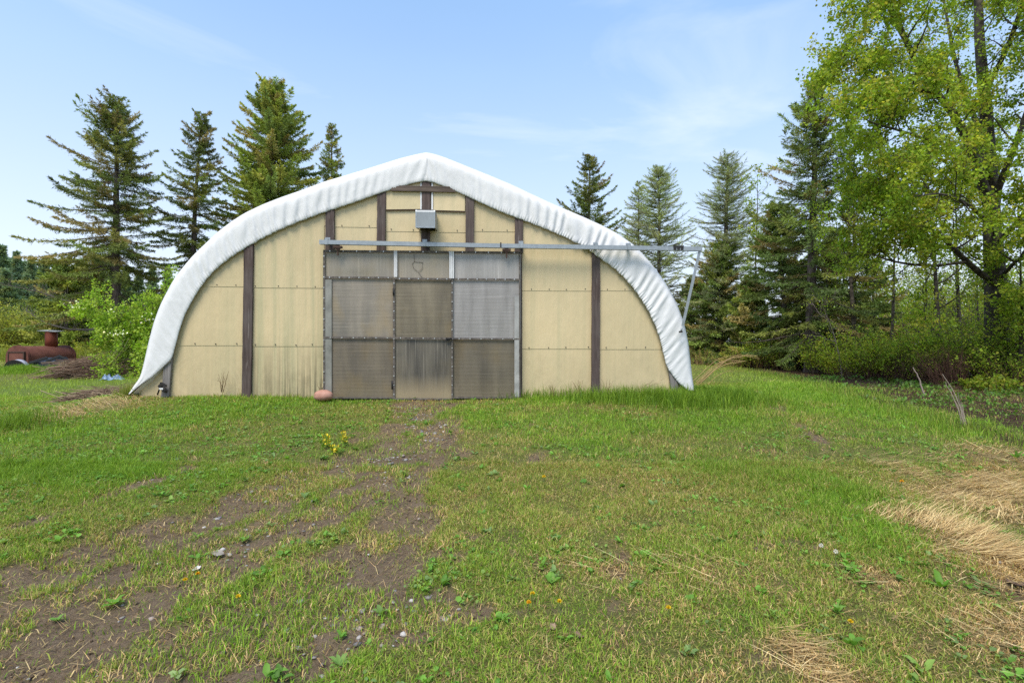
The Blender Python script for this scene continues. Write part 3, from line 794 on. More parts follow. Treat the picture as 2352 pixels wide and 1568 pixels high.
panel_rows(X_rp, X_end1, [sz(1440, 664), sz(1440, 798)], M_wall, seed=5)
zt = sz(970, 600)
def upper(x0, x1, zl, seed, m=M_wall):
    global ZB
    keep = ZB; ZB = zt; o = panel_rows(x0, x1, zl, m, seed=seed); ZB = keep; return o
upper(sx(745), sx(758), [sz(760, 515)], 6)
upper(sx(758), sx(876), [sz(820, 518)], 7)
upper(sx(876), sx(979), [sz(930, 528)], 8)
upper(sx(979), sx(1079), [sz(1040, 530)], 9)
upper(sx(1079), sx(1192), [sz(1130, 528)], 10)
upper(sx(1192), sx(1196), [sz(1194, 530)], 11)
# hinged vent flaps at the top, either side of the centre post
for (xa, xb, ya, yb) in ((888, 966, 482.5, 481.5), (996, 1068, 484, 486)):
    b = MB(); x0, x1 = sx(xa), sx(xb); n = 8
    z0 = sz(xa, ya); poly = [(x0, z0), (x1, sz(xb, yb))] + [(x1 + (x0 - x1) * q / n, topz(x1 + (x0 - x1) * q / n) - 0.01) for q in range(n + 1)]
    b.prism(poly, -0.040, -0.028)
    fl = b.build('vent_flap', M_wallLL, barn)
    b = MB(); b.bar(wl(xa, ya + 0.6, -0.03), wl(xb, yb + 0.6, -0.03), 0.016, 0.012, (0, 1, 0)); b.build('flap_shadow_line', M_rust, fl)  # dark bar stands in for the shadow line under the flap

def post(xa, ya, xb, yb, w_px, m, name='wall_post', t=-0.035, d=0.05, **k):
    a = wl(xa, ya, t); c = wl(xb, yb, t)
    w = w_px / F * 8.8 
    b = MB(); n = 14; r = random.Random(int(xa))
    L = []
    for q in range(n + 1):
        p = a.lerp(c, q / n)
        L.append((p.x - w / 2 + r.uniform(-.003, .003), p.x + w / 2 + r.uniform(-.003, .003), p.z))
    v = [(x0, t - d / 2, z) for x0, x1, z in L] + [(x1, t - d / 2, z) for x0, x1, z in L] + [(x0, t + d / 2, z) for x0, x1, z in L] + [(x1, t + d / 2, z) for x0, x1, z in L]
    f = []; K = n + 1
    for q in range(n):
        f += [(q, q + 1, K + q + 1, K + q), (K + q, K + q + 1, 3 * K + q + 1, 3 * K + q), (2 * K + q, 2 * K + q + 1, q + 1, q), (2 * K + q, 3 * K + q, 3 * K + q + 1, 2 * K + q + 1)]
    f += [(0, K, 3 * K, 2 * K), (n, 2 * K + n, 3 * K + n, K + n)]
    b.add(v, f)
    return b.build(name, m, barn, bevel=0.004, **k)
post(572.5, 550, 566.5, 925, 20, M_wood)
post(1369, 572, 1367.5, 920, 19, M_wood)
post(759, 470, 757.5, 582, 19, M_wood)
post(877, 436, 875, 582, 19, M_wood)
post(980, 410, 977, 582, 19.5, M_wood)
post(1079.5, 445, 1078.5, 582, 19, M_wood)
post(1192, 488, 1191.5, 582, 18.5, M_wood)
post(389, 815, 379, 925, 16, M_greywood, label='grey weathered wood strut showing below the lifted fabric corner')
post(1543, 845, 1552, 925, 17, M_greywood)
b = MB(); b.box(sx(1194.0), sx(1198.5), -0.05, -0.01, sz(1196, 925), sz(1196, 581)); b.build('door_jamb', M_wood, barn)
b = MB(); b.bar(wl(898, 432.5, -0.072), wl(1046, 435.5, -0.072), 13 / F * 8.8, 0.02, (0, 1, 0)); b.build('cross_beam', M_beamwood, barn, bevel=0.004)
for xa, xb in ((966, 969.6), (991.5, 995.2)):
    b = MB(); b.box(sx(xa), sx(xb), -0.052, -0.044, sz(980, 483), sz(980, 412)); b.build('white_strip', M_white, barn)

# exhaust hood: curved sheet-metal cowl open at the bottom
hood_t = -0.42
x0, x1 = wl(955, 500, hood_t).x, wl(998.5, 500, hood_t).x
zf0, zf1 = wl(976, 523, hood_t).z, wl(976, 486, hood_t).z
prof = [(-0.03, wl(976, 480.5, hood_t + 0.03).z)]
zt_ = prof[0][1]
for q in range(9):
    a = PI / 2 * q / 8
    prof.append((hood_t + 0.05 - 0.05 * math.cos(PI / 2 - a), zt_ - 0.01 - 0.05 + 0.05 * math.cos(a)))
prof.append((hood_t, zf0))
ZW = wl(976, 530, -0.03).z + 0.02
b = MB(); n = len(prof)
v = [(x0, t, z) for t, z in prof] + [(x1, t, z) for t, z in prof]
b.add(v, [(q, q + 1, n + q + 1, n + q) for q in range(n - 1)], 0)
side = prof + [(-0.03, ZW)]
b.add([(x0, t, z) for t, z in side], [tuple(range(len(side)))], 0)
b.add([(x1, t, z) for t, z in side], [tuple(range(len(side)))[::-1]], 0)
hood = b.build('exhaust_hood', M_hood, barn)
hood.modifiers.new('solid', 'SOLIDIFY').thickness = 0.006
b = MB()
for xx in (x0 - 0.004, x1 - 0.016):
    vv = [(xx, t - 0.004, z + 0.004) for t, z in prof] + [(xx + 0.02, t - 0.004, z + 0.004) for t, z in prof]
    b.add(vv, [(q, q + 1, n + q + 1, n + q) for q in range(n - 1)], 0)
b.box(x0 - 0.004, x1 + 0.004, hood_t - 0.008, hood_t - 0.003, zf0 - 0.004, zf0 + 0.022)
b.build('hood_flange', M_galv, hood)
b = MB(); b.box(x0 + 0.03, x1 - 0.03, -0.03, -0.02, ZW - 0.02, zt_ - 0.05); b.build('fan_opening', M_black, hood)

# track of the sliding door
T = -0.22
rail_a, rail_b = wl(734.5, 556.5, T), wl(1611, 572, T)
hh = 9.3 / F * 8.7
b = MB(); sp = wl(1150, 565, T); e = 0.004
ax = (rail_b - rail_a).normalized()
def chan(p, q):
    for dz, y0, y1, h in ((0, -0.040, -0.037, hh), ):
        pass
    up = Vector((0, 0, 1))
    def pl(a0, a1, y0, y1, z0, z1):
        vv = []
        for P_ in (p, q):
            for y, z in ((y0, z0), (y1, z0), (y1, z1), (y0, z1)): vv.append(P_ + Vector((0, y, z)))
        b.add(vv, [(0, 1, 2, 3), (7, 6, 5, 4), (0, 4, 5, 1), (1, 5, 6, 2), (2, 6, 7, 3), (3, 7, 4, 0)])
    pl(0, 0, -0.036, -0.032, -hh / 2, hh / 2); pl(0, 0, 0.032, 0.036, -hh / 2, hh / 2)
    pl(0, 0, -0.032, 0.032, hh / 2 - 0.004, hh / 2)
    pl(0, 0, -0.032, -0.012, -hh / 2, -hh / 2 + 0.004); pl(0, 0, 0.012, 0.032, -hh / 2, -hh / 2 + 0.004)
chan(rail_a, sp - ax * 0.004); chan(sp + ax * 0.004, rail_b)
rail = b.build('door_track', M_galv, barn)
def on_rail(px): 
    k = (px - 734.5) / (1611 - 734.5); return wl(px, 556.5 + (572 - 556.5) * k, T)
for px in (751, 975, 1197, 1369, 1444):
    p = on_rail(px); b = MB(); w = 0.026
    b.box(p.x - w, p.x + w, T - 0.044, T - 0.038, p.z - hh / 2 - 0.006, p.z + hh / 2 + 0.03)
    b.box(p.x - w, p.x + w, T - 0.038, -0.062, p.z + hh / 2 + 0.004, p.z + hh / 2 + 0.010)
    b.box(p.x - w, p.x + w, T + 0.037, T + 0.044, p.z - hh / 2 - 0.006, p.z + hh / 2 + 0.004)
    b.box(p.x - w * 1.5, p.x + w * 1.5, T + 0.040, T + 0.048, p.z + hh / 2 - 0.01, p.z + hh / 2 + 0.055)
    b.box(p.x - 0.012, p.x - 0.004, T - 0.0, T + 0.01, p.z + hh / 2 + 0.01, p.z + hh / 2 + 0.045); b.box(p.x + 0.006, p.x + 0.014, T - 0.0, T + 0.01, p.z + hh / 2 + 0.01, p.z + hh / 2 + 0.05)
    b.build('track_bracket', M_galv, rail)
p = on_rail(1150); b = MB(); b.box(p.x - 0.010, p.x + 0.010, T - 0.041, T - 0.037, p.z - hh / 2 - 0.008, p.z + hh / 2 + 0.012); b.build('track_splice', M_black, rail)
p = on_rail(1556.5); b = MB()
for k in range(3): b.box(p.x - 0.085 + k * 0.062, p.x - 0.04 + k * 0.062, T - 0.046, T - 0.037, p.z - hh / 2 + 0.006, p.z + hh / 2 - 0.004)
b.box(p.x - 0.09, p.x + 0.09, T - 0.042, T - 0.036, p.z + hh / 2 - 0.02, p.z + hh / 2 + 0.012)
b.tube([p + Vector((-0.08, -0.02, hh / 2 + 0.02)), p + Vector((-0.03, -0.02, hh / 2 + 0.045)), p + Vector((0.03, -0.02, hh / 2 + 0.03))], 0.010, 6)
b.build('end_stop', M_black, rail)
b = MB(); q0 = wl(1607, 577, T); q1 = wl(1568, 748, -0.19); q2 = wl(1563.5, 762, -0.20)
b.bar(q0, q1, 0.042, 0.020, (0, 1, 0)); b.tube([q1, q2], 0.014, 8)
br = b.build('track_brace', M_galv, barn, label='slanting steel brace from the track end to the arch')
b = MB(); b.bar(q2 + Vector((-0.028, 0, 0)), q2 + Vector((0.028, 0, 0.005)), 0.03, 0.03); b.build('brace_foot', M_black, br)

# sliding door of translucent sheets in a grey frame
DT = -0.11
def m_door(name, base, dark, warm=0.5, vert=False, gloss=0.35, low_tan=0.0, flute=0.5, seed=0.0, streak=0.32):
    m, nt, out = mat(name)
    tc = N(nt, 'ShaderNodeTexCoord')
    def cc(s): return N(nt, 'ShaderNodeMapping', ins={'Vector': tc.outputs['Object'], 'Scale': s, 'Location': (seed, seed * 1.7, seed * 0.6)}).outputs[0]
    sep = N(nt, 'ShaderNodeSeparateXYZ', ins={0: tc.outputs['Object']})
    n_v = noise(nt, cc((4.5, 1, 0.55)), 1.0, 4, 0.55)                 # dim upright shapes of what hangs inside
    n_c = noise(nt, cc((2.2, 1, 1.4)), 1.0, 3, 0.5)
    n_h = noise(nt, cc((1.1, 1, 85)), 1.0, 4, 0.7)                    # grime in the flutes
    n_hv = noise(nt, cc((70, 1, 0.7)), 1.0, 4, 0.7)
    n_g = noise(nt, cc((6, 6, 6)), 1.0, 5, 0.6)
    col = mix(nt, ramp(nt, n_v, 0.36, 0.66), dark, base)
    col = mix(nt, ramp(nt, n_c, 0.50, 0.75, 0, warm), col, [base[0] * 1.05, base[1] * 0.92, base[2] * 0.66])
    st = n_hv if vert else n_h
    col = mix(nt, ramp(nt, st, 0.56, 0.74, 0, streak), col, [min(1, c * 1.9 + 0.05) for c in base])
    col = mix(nt, ramp(nt, st, 0.46, 0.30, 0, 0.3), col, [c * 0.6 for c in dark])
    col = mix(nt, ramp(nt, n_g, 0.55, 0.8, 0, 0.35), col, [c * 0.8 for c in dark])
    if low_tan:
        lw = mathn(nt, 'MULTIPLY', ramp(nt, mathn(nt, 'ADD', sep.outputs[2], mathn(nt, 'MULTIPLY', n_hv, 0.35)), 0.80, 1.12, 1, 0), low_tan)
        col = mix(nt, lw, col, (0.30, 0.25, 0.165))
    w = N(nt, 'ShaderNodeTexWave', wave_type='BANDS', bands_direction='X' if vert else 'Z', ins={'Vector': tc.outputs['Object'], 'Scale': 13.5, 'Distortion': 0.0})
    h = mathn(nt, 'ADD', mathn(nt, 'MULTIPLY', w.outputs['Fac'], flute * 0.6), mathn(nt, 'MULTIPLY', noise(nt, cc((1.6, 1, 1.2)), 1.0, 2), 3.0))
    col = mix(nt, 1.0, col, (1.02, 0.99, 0.945), 'MULTIPLY')
    bsdf(nt, out, col, gloss + 0.12, 0, 0.28, h, 0.55, 0.006)
    return m
M_frame, nt, out = mat('door_frame_wood')
v = coords(nt, (20, 20, 20)); n1 = noise(nt, v, 1.0, 5, 0.65)
bsdf(nt, out, mix(nt, ramp(nt, n1, 0.3, 0.7), (0.055, 0.048, 0.042), (0.19, 0.165, 0.145)), 0.8, 0, 0.2, n1, 0.4, 0.004)
door = empty('sliding_door', (0, 0, 0)); door.parent = barn; door['label'] = 'grey translucent sliding door with a narrow person door in its middle'
DX = [742.5, 905, 1039, 1196]; 
def dl(px, py, t=DT): return wl(px, py, t)
rows_y = {0: (576, 637.0, 775.5, 913.5), 1: (577.5, 639.5, 776.5, 916.0), 2: (579.5, 640.5, 777.5, 913.5)}
spec = {
    (0, 0): m_door('sheet_a', (0.33, 0.308, 0.27), (0.25, 0.235, 0.21), 0.4, True, 0.4, seed=1, streak=0.25),
    (1, 0): m_door('sheet_b', (0.37, 0.335, 0.28), (0.30, 0.275, 0.235), 0.5, True, 0.45, seed=2, streak=0.2),
    (2, 0): m_door('sheet_c', (0.41, 0.40, 0.40), (0.31, 0.305, 0.305), 0.1, True, 0.4, seed=3, streak=0.45),
    (0, 1): m_door('sheet_d', (0.285, 0.255, 0.215), (0.185, 0.172, 0.152), 0.8, False, 0.36, seed=4),
    (1, 1): m_door('sheet_e', (0.215, 0.188, 0.138), (0.135, 0.118, 0.090), 0.8, False, 0.4, seed=5),
    (2, 1): m_door('sheet_f', (0.335, 0.328, 0.328), (0.225, 0.22, 0.22), 0.1, False, 0.20, seed=6),
    (0, 2): m_door('sheet_g', (0.185, 0.158, 0.118), (0.12, 0.105, 0.085), 0.8, False, 0.38, 0.25, seed=7),
    (1, 2): m_door('sheet_h', (0.155, 0.142, 0.115), (0.072, 0.068, 0.060), 0.5, True, 0.38, 1.0, seed=8, streak=0.8),
    (2, 2): m_door('sheet_i', (0.16, 0.14, 0.105), (0.10, 0.089, 0.070), 0.8, False, 0.36, 0.25, seed=9)}
for c in range(3):
    ys = rows_y[c]
    for r_ in range(3):
        dt = DT - (0.012 if (c == 1 and r_ > 0) else 0.0)
        b = MB(); a = dl(DX[c], ys[r_ + 1], dt); e = dl(DX[c + 1], ys[r_], dt)
        # a slightly buckled sheet
        n = 16; rr = np.random.default_rng(c * 3 + r_)
        g = np.zeros((n + 1, n + 1, 3))
        bow = 0.010 + 0.010 * rr.random()
        for ii in range(n + 1):
            for jj in range(n + 1):
                fx, fz = ii / n, jj / n
                yb = -bow * math.sin(PI * fx) * math.sin(PI * fz) + 0.008 * (float(vnoise(fx * 3 + c * 7, fz * 3 + r_ * 5, 31)) - 0.5) * math.sin(PI * fx) ** 0.5 * math.sin(PI * fz) ** 0.5
                if c == 2 and fx > 0.85: yb += -0.010 * abs(math.sin(fz * PI * 4.5)) * (fx - 0.85) / 0.15 * (r_ > 0)
                g[ii, jj] = (a.x + (e.x - a.x) * fx, dt + yb, a.z + (e.z - a.z) * fz)
        i = np.arange(n)[:, None] * (n + 1); j = np.arange(n)[None]
        me = np_mesh('door_panel', g.reshape(-1, 3), quads=np.stack([i + j, i + n + 1 + j, i + n + 2 + j, i + j + 1], -1).reshape(-1, 4), smooth=True)
        link('door_panel', me, spec[(c, r_)], door)
# frame bars with their screws
scr = m_plain('bright_screw', (0.5, 0.5, 0.48), 0.35, 0.6)
def fbar(p0, p1, w_px, t=DT - 0.026, d=0.014, m=M_frame, name='door_frame', ns=0):
    b = MB(); w = w_px / F * 8.75
    A_, B_ = wl(*p0, t), wl(*p1, t)
    b.bar(A_, B_, w, d, (0, 1, 0))
    for k in range(ns):
        p = A_.lerp(B_, (k + 0.5) / ns); b.box(p.x - 0.009, p.x + 0.009, t - d / 2 - 0.006, t - d / 2 - 0.001, p.z - 0.009, p.z + 0.009, 1)
    return b.build(name, [m, scr], door)
fbar((742.5, 576.5), (1196, 580.5), 5, ns=15)
fbar((744.5, 576), (744.5, 914), 4.0, ns=14)
fbar((1193.5, 580), (1193.5, 913), 2.6)
fbar((746, 637), (903, 638), 4.2, ns=7); fbar((907, 639.8), (1037, 641), 4.2, ns=6, t=DT - 0.042); fbar((1042, 640.8), (1192, 642), 3.6, ns=7)
fbar((746, 775), (903, 776), 4.2, ns=6); fbar((907, 776), (1037, 777.5), 4.0, ns=5, t=DT - 0.042); fbar((1042, 777.5), (1192, 778.5), 3.6, ns=6)
fbar((905, 640), (905, 916), 4.2, t=DT - 0.032, ns=13); fbar((1038.5, 640), (1038.5, 916), 3.4, t=DT - 0.032, ns=13)
fbar((743, 913), (904, 913.5), 3.4); fbar((906, 916), (1037, 916.5), 3.6, t=DT - 0.042); fbar((1040, 913), (1194, 912.5), 3.4)
M_clear = m_plain('clear_strip', (0.33, 0.325, 0.31), 0.3, 0, 0.3, 5)
for xa, xb, y0, y1 in ((905, 913, 576.5, 636.5), (1032, 1043, 578, 639.5)):
    b = MB(); p0, p1 = wl(xa, y1, DT - 0.02), wl(xb, y0, DT - 0.02)
    for k in range(3): b.box(p0.x + (p1.x - p0.x) * k / 3 + .002, p0.x + (p1.x - p0.x) * (k + 1) / 3 - .002, DT - 0.046 - 0.004 * (k % 2), DT - 0.026, p0.z, p1.z)
    b.build('white_strip', M_white, door)
b = MB(); p0, p1 = wl(1181.5, 911, DT - 0.02), wl(1192, 680, DT - 0.02); b.box(p0.x, p1.x, DT - 0.032, DT - 0.029, p0.z, p1.z); b.build('clear_strip', M_clear, door)
b = MB(); p0, p1 = wl(747, 911, DT - 0.02), wl(762, 642, DT - 0.02); b.box(p0.x, p1.x, DT - 0.0265, DT - 0.0245, p0.z, p1.z); b.build('clear_strip', m_plain('clear_strip_dull', (0.23, 0.225, 0.20), 0.3, 0, 0.35, 4), door)
for x, y, h in ((904, 670, 16), (901, 884, 20)):
    p = wl(x, y, DT - 0.05); hh_ = h / F * 8.7
    b = MB(); b.tube([p + Vector((0, 0, -hh_ / 2)), p + Vector((0, 0, hh_ / 2))], 0.011, 8); b.box(p.x - 0.016, p.x + 0.004, DT - 0.052, DT - 0.046, p.z - hh_ * .45, p.z + hh_ * .45)
    b.build('hinge', M_black, door)
p = wl(1035, 778, DT - 0.06); b = MB()
b.tube([p + Vector((-0.075, 0, 0)), p + Vector((0.0, 0, 0.006)), p + Vector((0.02, 0, 0.0))], [0.018, 0.020, 0.012], 8); b.box(p.x - 0.085, p.x - 0.02, DT - 0.062, DT - 0.046, p.z - 0.035, p.z + 0.02)
for k in range(4): b.tube([p + Vector((0.02 + 0.025 * k, -0.01, 0.004)), p + Vector((0.034 + 0.025 * k, -0.012, -0.012)), p + Vector((0.045 + 0.025 * k, -0.01, 0.004))], 0.008, 6)
b.build('latch', M_black, door, label='black latch bolt chained across the door joint')
for px in (776, 1163.5):
    p = on_rail(px); p = p + Vector((0, 0, -hh / 2 - 0.045)); b = MB()
    b.tube([p + Vector((0, -0.02, 0)), p + Vector((0, 0.02, 0))], 0.045, 14); b.box(p.x - 0.07, p.x + 0.07, T - 0.03, T + 0.03, p.z - 0.012, p.z + 0.022); b.box(p.x - 0.012, p.x + 0.012, T - 0.012, T + 0.012, p.z - 0.13, p.z)
    b.build('roller_hanger', M_rust, door)
Wp = [(1031 - 0, 585), (1031, 600)]
pw = [(1031, 583), (1032, 601), (1051, 603), (1050, 616), (1041, 624), (1030, 616), (1027, 606), (1031, 600)]
pw = [(x - 80, y) for x, y in pw]
b = MB(); b.tube([wl(x, y, DT - 0.020) for x, y in pw], 0.0035, 5); b.tube([wl(x, y, DT - 0.020) for x, y in [(961, 624), (968, 634), (970, 638)]], 0.0035, 5)
b.build('wire_loop', m_plain('dull_wire', (0.16, 0.14, 0.12)), door)
# ------------------------------------------------------------------ trees and shrubs
M_needle = m_leaf('needles', 0.22, 0.6, 0.15, 2.8)
M_larch = m_leaf('larch_needles', 0.45, 0.6, 0.15, 2.7)
M_fol = m_leaf('leaf', 0.52, 0.45, 0.15, 2.1)
M_sbark = m_bark('spruce_bark', (0.040, 0.030, 0.025), (0.15, 0.12, 0.105))
M_abark = m_bark('aspen_bark', (0.022, 0.018, 0.014), (0.12, 0.10, 0.078), 7, 9)
M_tbark = m_bark('twig_bark', (0.05, 0.036, 0.028), (0.13, 0.10, 0.08))
M_dead = m_bark('dead_stem', (0.16, 0.13, 0.105), (0.34, 0.28, 0.23), 30, 6)

def unit(v): return v / (np.linalg.norm(v, axis=-1, keepdims=True) + 1e-9)

def conifer(r, H, R, z0=1.0, lean=0.0, kind='spruce', dens=1.0, top_pow=0.85, tints=None, tr=0.14, asym=(0, 0, 1), gap=0.28, droop=0.35, wid=0.03, nl=0.14, dead=0.0, wob=0.12, sparse=0.0, nb=(6, 10)):
    """returns Tubes of trunk and branches, and needle triangles with their tints"""
    tb = Tubes()
    zz = np.linspace(-0.3, H, 22)
    ox = np.cumsum(r.normal(0, wob / 22 * 2, 22)); oy = np.cumsum(r.normal(0, wob / 22 * 2, 22))
    tx = lean * np.clip(zz / H, 0, 1) ** 1.5 + ox; ty = oy
    rad = tr * (1 - np.clip(zz, 0, H) / H) ** 0.8 + 0.012
    rad[0] *= 1.35; rad[1] *= 1.08
    tb.add(np.stack([tx, ty, zz], -1), rad, 9)
    trunk_at = lambda z: np.array([np.interp(z, zz, tx), np.interp(z, zz, ty), z])
    TV = []; TC = []
    z = z0
    while z < H - 0.12:
        rel = (H - z) / (H - z0)
        for _ in range(r.integers(*nb)):
            if r.random() < sparse: continue
            az = r.uniform(0, 2 * PI)
            rr_ = R * rel ** top_pow * (0.25 + 0.87 * r.random() ** 0.8)
            rr_ *= 1 + asym[2] * 0.5 * (math.cos(az) * asym[0] + math.sin(az) * asym[1])
            Lb = max(0.12, rr_)
            zb = z + r.uniform(-1.0, 1.0) * gap
            base = trunk_at(min(zb, H - 0.08))
            t = np.linspace(0, 1, 7)
            if kind == 'spruce':
                up0 = 0.65 - 0.95 * rel ** 0.8 + r.normal(0, 0.19)
                vert = Lb * (up0 * t - droop * rel * t ** 2 + (0.16 + 0.22 * rel) * t ** 3)
            else:
                up0 = 0.42 - 0.50 * rel + r.normal(0, 0.20)
                vert = Lb * (up0 * t - 0.12 * t ** 2 + 0.22 * t ** 3)
            bend = r.normal(0, 0.13) * t ** 2
            rad_ = Lb * t
            P = base + np.stack([rad_ * np.cos(az + bend), rad_ * np.sin(az + bend), vert], -1)
            tb.add(P, np.linspace(0.006 + 0.0085 * Lb, 0.003, 7), 4)
            isdead = rel > 0.9 and r.random() < dead
            m = int(Lb * (30 if kind == 'spruce' else 42) * dens) + 4
            tt = r.uniform(0.04 if kind == 'larch' else 0.07, 1.0, m) ** 0.8
            Pb = np.stack([np.interp(tt, t, P[:, k]) for k in range(3)], -1)
            bd = unit(np.stack([np.interp(tt, t, np.gradient(P[:, k])) for k in range(3)], -1))
            side = unit(np.cross(bd, [0, 0, 1.0])) * r.choice([-1, 1], m)[:, None]
            tl = (0.10 + 0.30 * (1 - tt) ** 0.8) * min(1.0, 0.35 + Lb * 0.4) * r.uniform(0.5, 1.35, m)
            dn = r.uniform(-0.55, 0.12, m) if kind == 'spruce' else r.uniform(-0.35, 0.35, m)
            td = unit(bd * r.uniform(0.25, 1.0, m)[:, None] + side * r.uniform(0.3, 1.0, m)[:, None] + np.array([0, 0, 1.0]) * dn[:, None])
            td[tt > 0.93] = bd[tt > 0.93]
            if kind == 'larch':                                            # fine bare twiglets carrying short tufts
                for q in r.choice(m, max(1, m // 5), False):
                    e_ = Pb[q] + td[q] * tl[q] * 1.5
                    tb.add([Pb[q], (Pb[q] + e_) / 2 + [0, 0, 0.02], e_], [0.006, 0.005, 0.003], 3)
            else:
                for q in r.choice(m, max(1, m // 7), False):
                    e_ = Pb[q] + td[q] * tl[q]
                    tb.add([Pb[q], e_], [0.007, 0.004], 3)
            if isdead: continue
            K = 7 if kind == 'spruce' else 6
            f = np.tile(np.linspace(0.05, 1.0, K), m)
            pp = np.repeat(Pb, K, 0) + np.repeat(td * tl[:, None], K, 0) * f[:, None]
            dd = unit(np.repeat(td, K, 0) * (1.0 if kind == 'spruce' else 0.5) + r.normal(0, 0.45 if kind == 'spruce' else 0.8, (m * K, 3)))
            ll = nl * r.uniform(0.6, 1.3, m * K)
            sd = unit(np.cross(dd, r.normal(0, 1, (m * K, 3)))) * (wid * 0.5 * r.uniform(0.6, 1.3, m * K))[:, None]
            # a spray of needles: a slim kite
            TV.append(np.stack([pp, pp + dd * (ll * 0.45)[:, None] + sd, pp + dd * ll[:, None], pp + dd * (ll * 0.45)[:, None] - sd], 1))
            bt = tints[r.integers(0, len(tints))] * r.uniform(0.7, 1.25)
            tipb = 1 + 0.35 * np.repeat(tt, K) * f
            TC.append(np.clip(bt * (tipb * r.uniform(0.7, 1.3, m * K))[:, None], 0, 1))
        z += gap * r.uniform(0.7, 1.3) * (0.45 + 0.6 * rel)
    V = np.concatenate(TV); C = np.concatenate(TC)
    return tb, V, C

def quads_obj(name, V, C, m, parent, **k):
    n = len(V)
    me = np_mesh(name, V.reshape(-1, 3), quads=np.arange(n * 4).reshape(-1, 4), tint=C)
    return link(name, me, m, parent, **k)

SPR = np.array([(0.072, 0.084, 0.022), (0.090, 0.090, 0.025), (0.052, 0.066, 0.022), (0.105, 0.086, 0.034), (0.066, 0.086, 0.022)])
OLV = np.array([(0.105, 0.125, 0.024), (0.125, 0.130, 0.028), (0.072, 0.096, 0.026), (0.135, 0.118, 0.042), (0.092, 0.118, 0.022)])
LAR = np.array([(0.130, 0.160, 0.065), (0.155, 0.180, 0.075), (0.115, 0.140, 0.066), (0.16, 0.165, 0.085)])
DRK = np.array([(0.058, 0.080, 0.020), (0.082, 0.092, 0.022), (0.045, 0.066, 0.020), (0.100, 0.080, 0.030), (0.072, 0.096, 0.022)])

def plant_conifer(px, ytop, Y, Rpx, label, seed, name='spruce_tree', cat='tree', group=None, base_dx=0, mneedle=None, **kw):
    r = np.random.default_rng(seed)
    p = at(px + base_dx, Y)
    H = ztop(ytop, Y) - p.z
    tb, V, C = conifer(r, H, Rpx / F * Y, lean=-base_dx / F * Y, **kw)
    root = empty(name, p, label=label, cat=cat, group=group)
    link('trunk', tb.mesh('trunk'), M_sbark, root)
    quads_obj('crown', V, C, mneedle or M_needle, root)
    return root

G_CON = 'conifers round the barn'
plant_conifer(268, 228, 22.5, 180, 'tall dark spruce left of the barn with one long upswept branch', 11, group=G_CON, tints=SPR, z0=3.0, top_pow=0.66, tr=0.21, asym=(-1, 0, 0.35), dens=1.35, gap=0.33, droop=0.40, nl=0.125, wid=0.026, dead=0.3)
plant_conifer(462, 262, 25, 112, 'thin drooping spruce with a bare leaning trunk, second from the left', 12, group=G_CON, base_dx=-24, tints=SPR * 0.95, z0=2.5, top_pow=0.62, tr=0.17, dens=1.3, nb=(5, 8), gap=0.34, droop=0.55, sparse=0.12, nl=0.125, wid=0.028)
plant_conifer(628, 194, 27, 185, 'broad olive spruce with full crown, tallest above the roof on the left', 13, group=G_CON, base_dx=-8, tints=OLV, z0=2.5, top_pow=0.62, tr=0.22, dens=1.6, gap=0.28, droop=0.40, nl=0.14, wid=0.036)
plant_conifer(762, 288, 29, 98, 'small open spruce peeking over the left roof slope', 14, group=G_CON, tints=OLV * 0.85, z0=2.0, top_pow=0.75, tr=0.14, nb=(4, 7), dens=1.1, gap=0.36, droop=0.25, sparse=0.1, nl=0.13, wid=0.03)
plant_conifer(1352, 354, 31, 150, 'lone spruce top rising behind the right roof slope', 15, group=G_CON, tints=SPR * 0.9, z0=2.0, top_pow=0.80, tr=0.17, nb=(4, 8), dens=1.15, gap=0.34, droop=0.30, nl=0.13, wid=0.032)
plant_conifer(1513, 382, 26, 138, 'feathery light green larch just right of the barn arch', 16, name='larch_tree', group=G_CON, kind='larch', tints=LAR, z0=1.2, top_pow=0.58, tr=0.13, nb=(6, 9), dens=1.05, gap=0.20, nl=0.05, wid=0.016, mneedle=M_larch)
plant_conifer(1468, 418, 28, 105, 'slim second larch leader close behind the first larch', 17, name='larch_tree', group=G_CON, kind='larch', tints=LAR * 0.9, z0=1.5, top_pow=0.7, tr=0.11, nb=(5, 8), dens=1.0, gap=0.22, nl=0.05, wid=0.016, mneedle=M_larch)
plant_conifer(1668, 352, 24, 140, 'tall airy larch with a straight dark trunk, beyond the track brace', 18, name='larch_tree', group=G_CON, kind='larch', base_dx=-8, tints=LAR * 0.85, z0=1.3, top_pow=0.55, tr=0.17, nb=(6, 9), dens=1.0, gap=0.18, nl=0.05, wid=0.016, mneedle=M_larch)
plant_conifer(1868, 205, 18.2, 165, 'big dark brownish spruce with a bare grey lower trunk at the track bend', 19, group=G_CON, base_dx=-8, tints=DRK, z0=1.2, top_pow=0.60, tr=0.19, nb=(4, 8), dens=1.3, gap=0.26, droop=0.42, nl=0.115, wid=0.024, dead=0.5, asym=(-0.6, 0, 0.3))
plant_conifer(1783, 470, 20.5, 120, 'dense young spruce with skirts to the ground, left of the grey trunk', 20, group=G_CON, base_dx=20, tints=DRK * 1.1, z0=0.9, top_pow=0.55, tr=0.10, dens=1.4, gap=0.27, droop=0.45, nl=0.12, wid=0.027)
plant_conifer(1650, 560, 23.5, 95, 'low shaded spruce under the larches by the barn corner', 21, group=G_CON, tints=DRK * 1.2, z0=0.5, top_pow=0.5, tr=0.09, dens=1.4, gap=0.25, droop=0.45, nl=0.125, wid=0.03)
